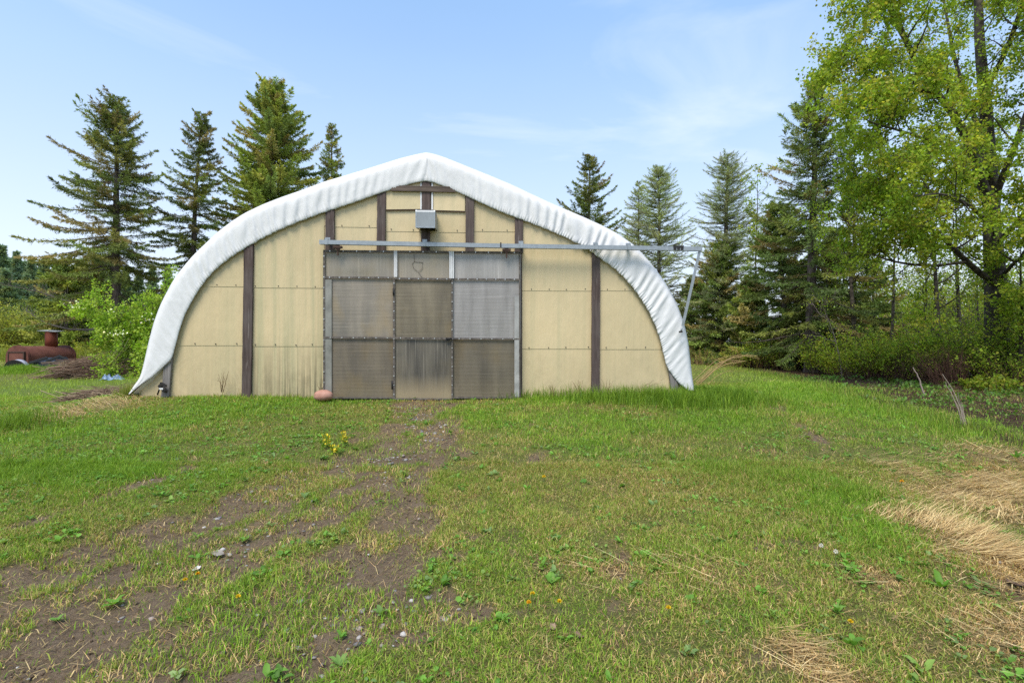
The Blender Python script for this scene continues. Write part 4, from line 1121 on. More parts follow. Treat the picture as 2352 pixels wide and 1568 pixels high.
plant_conifer(1962, 420, 19.5, 90, 'slim shaded spruce right of the grey trunk', 22, group=G_CON, tints=DRK, z0=0.9, top_pow=0.5, tr=0.11, dens=1.1, gap=0.33, droop=0.5, nl=0.12, wid=0.027)
plant_conifer(1725, 640, 21.8, 78, 'short yellowish spruce sapling beside the bent straw stalks', 23, group=G_CON, tints=OLV, z0=0.3, top_pow=0.55, tr=0.06, dens=1.5, gap=0.22, droop=0.3, nl=0.13, wid=0.04)
plant_conifer(1600, 640, 25.5, 75, 'low dark spruce half hidden behind the right barn edge', 26, group=G_CON, tints=DRK * 1.1, z0=0.4, top_pow=0.5, tr=0.07, dens=1.4, gap=0.25, droop=0.4, nl=0.13, wid=0.032)
plant_conifer(1905, 560, 21.5, 105, 'shaded spruce filling the gap just right of the big dark spruce', 27, group=G_CON, tints=DRK, z0=0.6, top_pow=0.5, tr=0.09, dens=1.3, gap=0.27, droop=0.45, nl=0.13, wid=0.03)
plant_conifer(1828, 600, 22.5, 95, 'low spruce skirt behind the bare grey trunk', 28, group=G_CON, tints=DRK * 1.1, z0=0.4, top_pow=0.5, tr=0.08, dens=1.4, gap=0.25, droop=0.45, nl=0.13, wid=0.03)
plant_conifer(2010, 600, 23.5, 90, 'shaded low spruce below the bright leaves right of the tall sapling', 29, group=G_CON, tints=DRK, z0=0.7, top_pow=0.55, tr=0.08, dens=1.1, gap=0.32, droop=0.45, nl=0.13, wid=0.03)
plant_conifer(150, 600, 26.5, 95, 'low yellow-green spruce behind the rusty stove', 24, group=G_CON, tints=OLV, z0=0.4, top_pow=0.55, tr=0.09, dens=1.3, gap=0.28, droop=0.35, nl=0.15, wid=0.045)
plant_conifer(235, 590, 28, 80, 'shaded low spruce behind the flowering bush', 25, group=G_CON, tints=DRK * 1.1, z0=0.5, top_pow=0.5, tr=0.09, dens=1.2, gap=0.3, droop=0.35, nl=0.15, wid=0.045)

# distant wood on the left: each tree a thing, three shapes shared by the copies
def far_tree(seed, H, R, tint):
    r = np.random.default_rng(seed)
    tb, V, C = conifer(r, H, R, z0=0.6, tints=tint, dens=0.6, gap=0.40, nl=0.30, wid=0.07, tr=0.12, top_pow=1.0, droop=0.35)
    root = empty('fir_tree', (0, 0, 0))
    link('trunk', tb.mesh('trunk'), M_sbark, root); quads_obj('crown', V, C, M_needle, root)
    return root
FAR = np.array([(0.075, 0.105, 0.06), (0.085, 0.115, 0.055), (0.06, 0.09, 0.058), (0.10, 0.115, 0.05)])
protos = [far_tree(100 + k, h, r_, FAR) for k, (h, r_) in enumerate(((10.5, 2.1), (8.5, 1.9), (12, 2.2)))]
used = set()
def copy_tree(root):
    c = root.copy(); COL.objects.link(c)
    for ch in root.children:
        d = ch.copy(); COL.objects.link(d); d.parent = c
    return c
_r = random.Random(5)
def far_place(px, Y, ytop, label, group):
    k = _r.randrange(3); pr = protos[k]
    o = pr if k not in used else copy_tree(pr); used.add(k)
    p = at(px, Y); o.location = p
    s = (ztop(ytop, Y) - p.z) / (10.5, 8.5, 12)[k]
    o.scale = (s * _r.uniform(0.9, 1.2), s * _r.uniform(0.9, 1.2), s); o.rotation_euler = (0, 0, _r.uniform(0, 6.28))
    tag(o, label, 'tree', group)
for px, Y, yt in ((-60, 52, 560), (-20, 55, 575), (3, 50, 566), (22, 58, 592), (38, 54, 580), (52, 60, 600), (70, 56, 590), (88, 62, 606), (105, 57, 592), (124, 64, 612), (140, 58, 600), (160, 66, 615), (184, 62, 610), (210, 66, 622), (236, 60, 612), (262, 66, 625), (290, 62, 615), (318, 66, 622), (350, 62, 612), (385, 66, 620), (15, 44, 620), (60, 45, 632), (98, 46, 640), (-30, 43, 618), (136, 47, 645), (175, 48, 648)):
    far_place(px, Y, yt, 'dark fir in the distant wood beyond the yellow-green willow scrub', 'firs of the distant wood')
for px, Y, yt in ((1580, 75, 690), (1620, 82, 700), (1700, 80, 690), (1760, 84, 700), (1820, 90, 705), (1880, 82, 700), (1935, 90, 712), (1990, 95, 716), (2040, 92, 705), (2180, 95, 705), (2230, 85, 690), (2290, 90, 700), (2340, 85, 690), (2400, 88, 690)):
    far_place(px, Y, yt, 'hazy dark fir on the far side of the green field', 'firs beyond the field')

# ------------------------------------------------------------------ broadleaf trees
def wander(r, p, d, L, n, curl=0.25, up=0.1):
    P = [np.array(p, float)]; d = unit(np.array(d, float))
    for _ in range(n):
        d = unit(d + r.normal(0, curl, 3) + np.array([0, 0, up])); P.append(P[-1] + d * L / n)
    return np.array(P)

def leaf_cloud(r, seeds, dirs, per, size, spread, tints, hang=0.35):
    """leaves along twigs: kites with random tilt around the twig points"""
    n = len(seeds) * per
    P = np.repeat(seeds, per, 0) + r.normal(0, spread, (n, 3))
    D = unit(np.repeat(dirs, per, 0) * 0.5 + r.normal(0, 0.8, (n, 3)) + np.array([0, 0, -hang]))
    sd = unit(np.cross(D, r.normal(0, 1, (n, 3))))
    L = size * r.uniform(0.45, 1.4, n)
    up = np.cross(sd, D)
    w = (L * 0.42)[:, None]; L = L[:, None]
    V = np.stack([P, P + D * L * 0.42 + sd * w + up * L * 0.08, P + D * L, P + D * L * 0.42 - sd * w + up * L * 0.08], 1)
    ct = tints[r.integers(0, len(tints), len(seeds))] * r.uniform(0.75, 1.25, len(seeds))[:, None]
    C = np.repeat(ct, per, 0) * r.uniform(0.65, 1.35, n)[:, None]
    return V, np.clip(C, 0, 1)

def broadleaf(r, limbs, size, per, tints, nb=10, flat=1.0, bl=(0.8, 2.0), nt=7, tl=(0.25, 0.7), spread=0.07, hang=0.35, t0=0.25, up=0.06, gapz=0.0, curl=0.2):
    tb = Tubes(); SP = []; SD = []
    for P, R, sc in limbs:
        P = np.asarray(P, float); R = np.interp(np.linspace(0, 1, len(P)), np.linspace(0, 1, len(R)), R)
        # refine and roughen the guide line
        n = max(6, int(len(P) * 3)); t = np.linspace(0, 1, n); s0 = np.linspace(0, 1, len(P))
        Pn = np.stack([np.interp(t, s0, P[:, k]) for k in range(3)], -1)
        for _ in range(2): Pn[1:-1] = (Pn[:-2] + 2 * Pn[1:-1] + Pn[2:]) / 4
        Pn[1:] += np.cumsum(r.normal(0, 0.012, (n - 1, 3)), 0) * min(1, R[0] * 8)
        Rn = np.interp(t, s0, R)
        tb.add(Pn, Rn, 9 if R[0] > 0.06 else 6)
        if sc <= 0: continue
        for b in range(int(nb * sc)):
            tt = t0 + (1 - t0) * (b + r.random()) / (nb * sc)
            p = np.array([np.interp(tt, t, Pn[:, k]) for k in range(3)])
            d = unit(np.array([np.interp(tt, t, np.gradient(Pn[:, k])) for k in range(3)]))
            q = unit(np.cross(d, r.normal(0, 1, 3)) * [1, 1, flat]); d = unit(d * [1, 1, flat])
            L = r.uniform(*bl) * (1.15 - 0.55 * tt)
            B = wander(r, p, d * 0.55 + q + np.array([0, 0, 0.12]), L, 6, curl, up)
            lush_b = r.random() > 0.15
            r0 = min(np.interp(tt, t, Rn) * 0.55, 0.012 + 0.012 * L)
            tb.add(B, np.linspace(r0, 0.004, 7), 5)
            for w in range(nt):
                k = r.uniform(0.25, 1.0) * 6; i0 = min(5, int(k)); pp = B[i0] + (B[i0 + 1] - B[i0]) * (k - i0)
                dd = unit(B[i0 + 1] - B[i0]); qq = unit(np.cross(dd, r.normal(0, 1, 3)))
                W = wander(r, pp, dd * 0.7 + qq, r.uniform(*tl), 4, 0.25, 0.03)
                tb.add(W, np.linspace(0.006, 0.002, 5), 3)
                for c in ((1, 2, 3, 4) if lush_b and r.random() > 0.12 else ((4,) if r.random() < 0.5 else ())):
                    SP.append(W[c]); SD.append(unit(W[c] - W[c - 1]))
    V, C = leaf_cloud(r, np.array(SP), np.array(SD), per, size, spread, tints, hang)
    return tb, V, C

ASP = np.array([(0.135, 0.190, 0.018), (0.165, 0.215, 0.024), (0.105, 0.160, 0.018), (0.185, 0.210, 0.028), (0.120, 0.180, 0.020), (0.20, 0.195, 0.032)])
def limb3(Y, pts, dy=None):
    """guide line through picture positions at given depths, relative to nothing (world metres)"""
    out = []
    for k, p in enumerate(pts):
        y = Y + (p[2] if len(p) > 2 else 0)
        out.append(((p[0] - CX) / F * y, y, ztop(p[1], y)))
    return np.array(out)

YA = 13.3
r = np.random.default_rng(31)
base = at(2300, YA)
trunk = limb3(YA, [(2303, 905), (2300, 880), (2298, 780), (2296, 660), (2290, 560), (2284, 460), (2277, 340), (2268, 200), (2255, 60), (2250, -120), (2240, -320)])
L = []
L.append((trunk, [0.33, 0.265, 0.25, 0.24, 0.20, 0.17, 0.15, 0.13, 0.10, 0.07, 0.03], 1.6))
L.append((limb3(YA, [(2290, 520), (2245, 380, -.5), (2208, 300, -1), (2150, 210, -1.2), (2090, 120, -1.4), (2040, 20, -1.5), (2010, -80, -1.6)]), [0.17, 0.15, 0.12, 0.09, 0.07, 0.04, 0.015], 1.7))
L.append((limb3(YA, [(2150, 213, -1.2), (2090, 205, -1.7), (2030, 185, -2.0), (1975, 165, -2.3), (1940, 140, -2.4)]), [0.06, 0.05, 0.035, 0.02, 0.01], 1.25))
L.append((limb3(YA, [(2296, 660), (2215, 600, -.6), (2160, 540, -1), (2110, 520, -1.2), (2020, 500, -1.5), (1960, 470, -1.6)]), [0.12, 0.085, 0.065, 0.05, 0.03, 0.012], 1.1))
L.append((limb3(YA, [(2215, 602, -.6), (2130, 612, -1.1), (2040, 600, -1.4), (1970, 570, -1.5)]), [0.06, 0.045, 0.03, 0.012], 0.9))
L.append((limb3(YA, [(2232, 350, -.6), (2150, 330, -1.5), (2060, 300, -2.2), (2000, 290, -2.6), (1950, 255, -2.8)]), [0.07, 0.05, 0.035, 0.02, 0.01], 1.2))
L.append((limb3(YA, [(2250, 400, -.4), (2160, 420, -1.2), (2060, 400, -1.6), (1980, 380, -1.8)]), [0.06, 0.045, 0.03, 0.012], 1.1))
L.append((limb3(YA, [(2115, 160, -1.4), (2060, 40, -2), (2020, -30, -2.5), (1985, -60, -2.6)]), [0.05, 0.035, 0.025, 0.01], 1.2))
L.append((limb3(YA, [(2277, 340), (2230, 250, .8), (2190, 130, 1.3), (2170, 0, 1.5), (2150, -120, 1.6)]), [0.10, 0.08, 0.06, 0.04, 0.015], 1.2))
L.append((limb3(YA, [(2284, 460), (2330, 340, -.8), (2370, 220, -1.2), (2400, 80, -1.4), (2420, -60, -1.5)]), [0.12, 0.09, 0.07, 0.05, 0.015], 1.4))
L.append((limb3(YA, [(2290, 560), (2350, 500, -1.5), (2400, 420, -2.0), (2450, 380, -2.3)]), [0.09, 0.07, 0.04, 0.015], 1.2))
L.append((limb3(YA, [(2296, 640), (2340, 590, -1.3), (2400, 560, -2.0), (2460, 560, -2.4)]), [0.07, 0.05, 0.03, 0.012], 1.2))
L.append((limb3(YA, [(2268, 200), (2320, 100, -1), (2350, 0, -1.3), (2360, -120, -1.5)]), [0.09, 0.07, 0.05, 0.02], 1.1))
L.append((limb3(YA, [(2290, 540), (2230, 470, -1.6), (2170, 440, -2.6), (2100, 450, -3.2)]), [0.07, 0.05, 0.03, 0.012], 1.2))
L.append((limb3(YA, [(2290, 500), (2300, 420, 1.6), (2260, 360, 2.6), (2220, 320, 3.2)]), [0.07, 0.05, 0.03, 0.012], 1.0))
L.append((limb3(YA, [(2299, 720), (2340, 690, -.8), (2390, 690, -1.4), (2430, 720, -1.6)]), [0.05, 0.035, 0.02, 0.01], 1.0))
off = np.array(base)
L = [(P - off, R if k == 0 else [q * 0.74 for q in R], s) for k, (P, R, s) in enumerate(L)]
tb, V, C = broadleaf(r, L, 0.062, 19, ASP, nb=14, bl=(0.6, 1.7), nt=8, tl=(0.25, 0.65), spread=0.075)
root = empty('aspen_tree', base, label='large spreading aspen with dark cracked trunk filling the right edge', cat='tree')
link('trunk', tb.mesh('trunk'), M_abark, root); quads_obj('crown', V, C, M_fol, root)

def sapling(px, Y, ytop, label, seed, rad=0.05, size=0.06, per=5, tints=ASP, lean=0, nb=16, bl=(0.4, 1.1), name='sapling', t0=0.25, nt=5, cat='sapling', group='saplings along the wood edge', bark=None, stems=1, spread=0.07):
    r = np.random.default_rng(seed); p = at(px, Y); H = ztop(ytop, Y) - p.z
    limbs = []
    for s_ in range(stems):
        ln = lean / F * Y + (r.normal(0, 0.25) * H if stems > 1 else 0); ly = r.normal(0, 0.12) * H if stems > 1 else 0
        h = H * (r.uniform(0.7, 1.0) if s_ else 1)
        limbs.append((np.array([(0, 0, -0.1), (ln * 0.12, ly * .1, h * 0.25), (ln * 0.35 + r.normal(0, 0.04) * H * .5, ly * .4, h * 0.55), (ln * 0.7, ly * .7, h * 0.8), (ln, ly, h)]), [rad, rad * 0.85, rad * 0.6, rad * 0.4, 0.006], 1.0))
    tb, V, C = broadleaf(r, limbs, size, per, tints, nb=nb, bl=bl, nt=nt, tl=(0.15, 0.45), spread=spread, t0=t0)
    root = empty(name, p, label=label, cat=cat, group=group)
    link('trunk' if stems == 1 else 'stems', tb.mesh('stems'), bark or M_abark, root); quads_obj('crown', V, C, M_fol, root)
    return root
sapling(1962, 17.2, 290, 'tall bright-leaved aspen sapling with a thin dark trunk, right of the big dark spruce', 41, 0.075, 0.062, 7, nb=26, bl=(0.5, 1.5), t0=0.32)
sapling(1912, 18.5, 480, 'leafy sapling leaning in front of the big dark spruce', 42, 0.03, 0.06, 5, lean=-40, nb=15)
sapling(2047, 15.8, 470, 'slender dark-stemmed sapling with thin foliage in front of the far house', 43, 0.055, 0.055, 7, lean=14, nb=18, t0=0.4)
sapling(2118, 18.5, 560, 'short-trunked leafy sapling below the far red roof', 44, 0.05, 0.055, 7, lean=10, nb=16, t0=0.4)
sapling(2158, 16.5, 450, 'dark crooked sapling left of the large aspen', 45, 0.085, 0.05, 7, lean=-20, nb=22, bl=(0.6, 1.8), t0=0.35)
sapling(2206, 17.5, 430, 'twin-shaded sapling close left of the large aspen trunk', 46, 0.07, 0.05, 7, lean=-14, nb=22, bl=(0.6, 1.5), t0=0.35)
sapling(1740, 22.5, 400, 'pale green birch sapling between the tall larch and the dark spruce', 47, 0.05, 0.075, 5, nb=26, bl=(0.5, 1.3), t0=0.25, tints=ASP * 1.1)
sapling(1935, 15.5, 690, 'pale bare leaning stem with a few leaves before the dark spruce', 48, 0.022, 0.05, 2, lean=-52, nb=8, bark=M_dead, t0=0.4)
sapling(2345, 12.5, 560, 'leafy young tree cut by the right picture edge behind the aspen', 49, 0.05, 0.06, 6, nb=20, bl=(0.5, 1.3), t0=0.15)
sapling(2245, 15.0, 640, 'low leafy sapling crowding the foot of the aspen', 50, 0.03, 0.055, 5, nb=16, t0=0.2, tints=ASP * 0.8)
# thicket of bare stems and low brush in the wood
def brush(px, Y, H, W, label, seed, n=60, tints=ASP, size=0.045, per=2, twig=(0.10, 0.05, 0.035), name='shrub', cat='shrub', group=None, leafy=0.5, rad=0.007, lean=(0, 0), br=3):
    r = np.random.default_rng(seed); p = at(px, Y); tb = Tubes(); SP, SD = [], []
    for _ in range(n):
        a = r.uniform(0, 2 * PI); q = W * 0.55 * r.random() ** 0.6
        b0 = np.array([q * math.cos(a), q * math.sin(a) * 0.7, 0])
        b0[2] = float(terrain(p.x + b0[0], p.y + b0[1])) - p.z - 0.03
        h = H * r.uniform(0.5, 1.05)
        P = wander(r, b0, np.array([b0[0] / W * 0.7 + lean[0], b0[1] / W * 0.7 + lean[1], 1.0]) + r.normal(0, 0.18, 3), h, 7, 0.13, 0.02)
        c = np.array(twig) * r.uniform(0.6, 1.5)
        tb.add(P, np.linspace(rad * r.uniform(0.7, 1.5), 0.002, 8), 4, c)
        for __ in range(br):
            k = r.integers(2, 7); W_ = wander(r, P[k], unit(P[k] - P[k - 1]) + r.normal(0, 0.5, 3), h * r.uniform(0.15, 0.4), 4, 0.2, 0.05)
            tb.add(W_, np.linspace(rad * 0.6, 0.0015, 5), 3, c)
            if r.random() < leafy: SP += list(W_[1:]); SD += [unit(W_[c_] - W_[c_ - 1]) for c_ in range(1, 5)]
        if r.random() < leafy: SP += list(P[4:]); SD += [unit(P[c_] - P[c_ - 1]) for c_ in range(4, 8)]
    root = empty(name, p, label=label, cat=cat, group=group)
    link('stems', tb.mesh('stems'), M_twig, root)
    if SP:
        V, C = leaf_cloud(r, np.array(SP), np.array(SD), per, size, 0.05 * H, tints, 0.1)
        quads_obj('foliage', V, C, M_fol, root)
    return root
M_twig, nt, out = mat('twig'); at_ = N(nt, 'ShaderNodeAttribute', attribute_name='tint')
bsdf(nt, out, at_.outputs['Color'], 0.8, 0, 0.2)
YEL = np.array([(0.19, 0.20, 0.035), (0.15, 0.18, 0.03), (0.22, 0.21, 0.05), (0.12, 0.155, 0.03)])
BRI = np.array([(0.14, 0.22, 0.025), (0.18, 0.25, 0.035), (0.11, 0.185, 0.020), (0.20, 0.25, 0.05)])
G_B = 'brush of the wood edge'
brush(2178, 13.2, 1.05, 0.9, 'reddish brown brush of thin bare twigs at the wood edge', 61, 130, leafy=0.05, twig=(0.12, 0.065, 0.045), group=G_B, lean=(-0.1, 0))
brush(2105, 14.2, 0.9, 1.0, 'brown twiggy brush behind the leaning pale stick', 62, 110, leafy=0.12, twig=(0.11, 0.065, 0.045), group=G_B)
brush(2030, 14.8, 0.9, 1.1, 'low green and brown undergrowth below the far house', 63, 90, leafy=0.4, tints=ASP * 1.0, group=G_B)
brush(1950, 16.0, 0.7, 1.1, 'small leafy undergrowth at the foot of the bright sapling', 64, 60, leafy=0.6, tints=ASP * 1.0, group=G_B)
brush(1800, 20.0, 1.0, 1.3, 'dull brushy growth under the dense young spruce', 65, 70, leafy=0.4, tints=OLV, group=G_B)
brush(1720, 21.0, 0.9, 1.6, 'yellowish low growth with rusty stalks left of the young spruce', 66, 90, leafy=0.5, tints=YEL, twig=(0.20, 0.11, 0.05), group=G_B)
brush(2250, 13.8, 1.0, 1.0, 'green leafy undergrowth left of the aspen foot', 67, 70, leafy=0.7, tints=ASP * 1.0, group=G_B)
brush(2340, 12.2, 0.9, 1.0, 'leafy undergrowth right of the aspen foot at the picture edge', 68, 70, leafy=0.8, tints=ASP * 1.0, group=G_B)
brush(2270, 11.6, 0.35, 1.2, 'low green seedlings in the dark litter before the aspen', 69, 60, leafy=0.9, tints=ASP * 0.75, size=0.06, group=G_B)
brush(2160, 17.5, 2.6, 2.0, 'tall thicket of bare grey stems behind the saplings', 70, 60, leafy=0.25, twig=(0.085, 0.07, 0.06), rad=0.014, tints=ASP, group=G_B, size=0.05)
brush(2245, 18.5, 3.2, 2.2, 'tall thin thicket half hidden behind the aspen trunk', 71, 60, leafy=0.45, twig=(0.085, 0.07, 0.06), rad=0.015, tints=ASP, group=G_B, size=0.05)
brush(2345, 15.5, 2.8, 2.0, 'leafy thicket behind the aspen at the right edge', 72, 60, leafy=0.7, twig=(0.085, 0.07, 0.06), rad=0.012, tints=ASP * 0.9, group=G_B, size=0.055)
brush(1610, 22.0, 0.7, 0.9, 'grassy brown stalks by the barn corner', 73, 60, leafy=0.3, tints=YEL, twig=(0.24, 0.16, 0.08), group=G_B)

G_T = 'loose broadleaf trees between the wood and the field'
for k, (px, Y, yt, lb) in enumerate([(1990, 27, 640, 'airy young tree behind the bright sapling, left of the far house'), (2065, 30, 655, 'airy young tree in front of the far house gable'), (2150, 26, 600, 'greyish airy tree behind the crooked sapling'),
                                     (2215, 29, 610, 'greyish airy tree just left of and behind the aspen'), (2280, 24, 600, 'leafy tree straight behind the aspen trunk'), (2350, 26, 590, 'leafy tree far behind the right picture edge')]):
    p_ = at(px, Y); brush(px, Y, ztop(yt, Y) - p_.z, 3.4, lb, 110 + k, 52, leafy=0.9, twig=(0.09, 0.075, 0.062), rad=0.020, tints=ASP * 0.95, name='young_tree', cat='tree', group=G_T, size=0.095, per=6, br=7)
for k, (px, Y, H_, W_, lb) in enumerate([(1985, 15.5, 1.5, 1.3, 'fresh green bush below the bright sapling'), (2075, 14.8, 1.4, 1.4, 'fresh green bush in front of the slender dark stem'), (2145, 14.6, 1.7, 1.3, 'fresh green bush left of the reddish brush'),
                                     (2232, 13.9, 1.6, 1.2, 'fresh green bush between the reddish brush and the aspen'), (2330, 13.0, 1.9, 1.3, 'fresh green bush right behind the aspen foot'), (1900, 17.2, 1.2, 1.2, 'small fresh green bush beside the bare grey spruce trunk'), (1765, 20.6, 1.3, 1.5, 'yellow-green bush under the young spruce skirts')]):
    brush(px, Y, H_, W_, lb, 140 + k, 60, leafy=0.9, twig=(0.09, 0.07, 0.05), rad=0.008, tints=ASP * 1.05, name='bush', cat='bush', group='green bushes of the wood edge', size=0.055, per=4, br=5)
# left-hand scrub
G_S = 'scrub behind the rusty stove'
brush(15, 30, 2.9, 3.0, 'yellow-green willow scrub at the left edge behind the rusty stove', 81, 130, tints=YEL, size=0.075, per=5, leafy=0.95, twig=(0.13, 0.09, 0.05), rad=0.014, group=G_S, br=4)
brush(85, 31, 2.9, 3.2, 'yellow-green willow scrub directly behind the stove chimney', 82, 140, tints=YEL * 0.95, size=0.075, per=5, leafy=0.95, twig=(0.13, 0.09, 0.05), rad=0.014, group=G_S, br=4)
brush(-60, 29, 3.0, 3.0, 'willow scrub cut by the left picture edge', 83, 110, tints=YEL * 0.9, size=0.075, per=5, leafy=0.95, rad=0.014, group=G_S, br=4)
brush(160, 29, 1.6, 2.4, 'shaded olive brush right of the chimney', 84, 100, tints=OLV * 1.1, size=0.07, per=5, leafy=0.9, rad=0.012, group=G_S, br=4)
brush(215, 25, 0.9, 1.8, 'small yellowish growth behind the brush pile', 85, 80, tints=YEL, size=0.07, per=4, leafy=0.9, rad=0.008, group=G_S)
brush(50, 27, 0.8, 3.0, 'low yellowish weeds behind the rusty stove', 86, 90, tints=YEL, size=0.07, per=4, leafy=0.8, twig=(0.2, 0.14, 0.07), rad=0.008, group=G_S)

# flowering hawthorn bush beside the barn
r = np.random.default_rng(91); YB = 18.5; base = at(350, YB)
limbs = []
for k in range(30):
    a = r.uniform(0, 2 * PI); lf = max(0.0, -math.cos(a)); el = r.uniform(0.05, 1.3 - 0.55 * lf); Lh = r.uniform(2.0, 3.1) * (1 + 0.22 * lf)
    d = np.array([math.cos(a) * math.cos(el) * (0.78 if math.cos(a) < 0 else 0.75), math.sin(a) * math.cos(el) * 0.8, math.sin(el) * 1.22])
    P = [np.array([0, 0, 0.05])]
    for q in range(4): P.append(P[-1] + d * Lh / 4 + np.array([0, 0, 0.10 - 0.08 * q]) + r.normal(0, 0.05, 3))
    limbs.append((np.array(P), [0.045, 0.03, 0.02, 0.012, 0.005], 1.0))
tb, V, C = broadleaf(r, limbs, 0.070, 11, BRI, nb=10, flat=0.25, bl=(0.5, 1.35), nt=6, tl=(0.2, 0.5), spread=0.06, t0=0.25, hang=0.0, up=-0.02)
zc = V[:, 0, 2]
root = empty('flowering_bush', base, label='bright green spreading bush with white blossom left of the barn', cat='bush')
link('stems', tb.mesh('stems'), M_tbark, root); quads_obj('foliage', V, C, M_fol, root)
cl = r.choice(len(V), 46, False); cl = cl[(zc[cl] > 1.2)]
SP = np.concatenate([V[c, 0] + r.normal(0, 0.14, (26, 3)) * [1, 1, 0.5] for c in cl])
Vf, Cf = leaf_cloud(r, SP, np.tile([0, 0, 1.0], (len(SP), 1)), 1, 0.065, 0.02, np.array([(0.72, 0.66, 0.62), (0.78, 0.75, 0.72), (0.66, 0.55, 0.54)]), 0)
quads_obj('blossom', Vf, Cf, M_fol, root)

# dead grey limbs sweeping out below the tall dark spruce
def dead_limb(pts, Y, r0, label, seed, nt=40):
    r = np.random.default_rng(seed); P = limb3(Y, pts); o0 = P[0].copy(); tb = Tubes()
    t = np.linspace(0, 1, 16); s0 = np.linspace(0, 1, len(P)); Q_ = np.stack([np.interp(t, s0, P[:, k]) for k in range(3)], -1) - o0
    tb.add(Q_, np.linspace(r0, 0.008, 16), 6, (0.11, 0.095, 0.085))
    for _ in range(nt):
        k = r.integers(2, 16); d = r.normal(0, 1, 3); d[2] = abs(d[2]) * 0.5 - 0.2
        W = wander(r, Q_[k], unit(d) + unit(Q_[k] - Q_[k - 1]), r.uniform(0.3, 0.9), 4, 0.2); tb.add(W, np.linspace(0.010, 0.003, 5), 3, (0.12, 0.105, 0.09))
    o = link('dead_branch', tb.mesh('dead_branch'), M_twig, None, label=label, cat='dead branch', group='dead limbs under the spruce'); o.location = o0
dead_limb([(262, 742), (215, 757), (160, 757), (105, 742), (62, 715)], 22.3, 0.075, 'long dead grey limb curving up over the stove chimney', 95)
dead_limb([(255, 735), (215, 728), (185, 712), (168, 704)], 22.8, 0.05, 'shorter dead limb above the long curved one', 96)
dead_limb([(240, 700), (150, 690), (95, 672), (20, 655)], 24.0, 0.03, 'twiggy pale dead limb reaching left before the firs', 97, 70)
# ------------------------------------------------------------------ cast-offs on the left
M_ruststove, nt, out = mat('rusty_stove_steel')
v = coords(nt); n1 = noise(nt, v, 2.5, 6, 0.65); n2 = noise(nt, v, 18, 5, 0.65)
col = mix(nt, ramp(nt, n1, 0.3, 0.7), (0.10, 0.034, 0.026), (0.19, 0.075, 0.052)); col = mix(nt, ramp(nt, n2, 0.55, 0.75, 0, 0.6), col, (0.23, 0.10, 0.06))
bsdf(nt, out, col, 0.75, 0.1, 0.3, n2, 0.3, 0.01)
M_flue, nt, out = mat('rusty_flue'); v = coords(nt, (1, 1, 0.5)); n1 = noise(nt, v, 6, 6, 0.65)
bsdf(nt, out, mix(nt, ramp(nt, n1, 0.3, 0.7), (0.13, 0.030, 0.016), (0.24, 0.062, 0.032)), 0.7, 0.1, 0.3, n1, 0.2, 0.01)
YS = 21.9; sp0 = at(97, YS); yaw = math.radians(75)
stove = empty('wood_stove', sp0, yaw, label='rusty horizontal barrel stove with a fat red-brown flue', cat='stove')
stove.scale = (0.93, 0.93, 0.93)
def arch(w, hs, ht, n=16):
    P = [(-w / 2, -0.1), (-w / 2, hs)]
    for k in range(1, n): a = PI - PI * k / n; P.append((w / 2 * math.cos(a), hs + (ht - hs) * math.sin(a)))
    return P + [(w / 2, hs), (w / 2, -0.1)]
Lx = 1.9; 
b = MB(); A_ = arch(1.34, 0.34, 0.84)
# axis of the barrel along local x, front plate at x = -Lx/2
n = len(A_); v = [(-Lx / 2, y, z) for y, z in A_] + [(Lx / 2, y, z) for y, z in A_]
for k in range(n - 1): b.add([v[k], v[k + 1], v[n + k + 1], v[n + k]], [(0, 1, 2, 3)], 0, True)
b.add(v[:n], [tuple(range(n))[::-1]]); b.add(v[n:], [tuple(range(n))])
o = b.build('body', M_ruststove, stove)
B2 = arch(1.40, 0.35, 0.875)
for x0 in (-Lx / 2 - 0.03, Lx / 2 - 0.05):
    b = MB(); v = [(x0, y, z) for y, z in B2] + [(x0 + 0.07, y, z) for y, z in B2]; m_ = len(B2)
    for k in range(m_ - 1): b.add([v[k], v[k + 1], v[m_ + k + 1], v[m_ + k]], [(0, 1, 2, 3)], 0, True)
    b.add(v[:m_], [tuple(range(m_))[::-1]]); b.add(v[m_:], [tuple(range(m_))])
    b.build('end_ring', M_ruststove, o)
b = MB(); b.box(-Lx / 2 - 0.09, -Lx / 2 - 0.035, -0.52, 0.40, 0.02, 0.56); dr = b.build('fire_door', M_plain if False else M_ruststove, stove, bevel=0.01)
b = MB()
for y0, y1, z0, z1 in ((-0.56, 0.44, 0.55, 0.60), (-0.56, 0.44, -0.02, 0.03), (-0.56, -0.51, 0.03, 0.55), (0.39, 0.44, 0.03, 0.55)): b.box(-Lx / 2 - 0.11, -Lx / 2 - 0.035, y0, y1, z0, z1)
b.build('door_rim', M_rust, dr)
b = MB(); q = Vector((0.34, -0.05, 0.76)); b.tube([q, q + Vector((0, 0, 0.74))], [0.235, 0.228], 24); fl = b.build('flue', M_flue, stove)
b = MB(); M_ = Matrix.Translation(q + Vector((0, 0, 0.775))) @ Matrix.Rotation(-yaw, 4, 'Z') @ Matrix.Rotation(0.05, 4, 'Y') @ Matrix.Rotation(0.10, 4, 'X'); b.box(-0.46, 0.42, -0.24, 0.26, -0.006, 0.006, 0, M_); b.build('flue_cover', m_plain('flue_cover_tin', (0.42, 0.42, 0.40), 0.5, 0.3), fl)

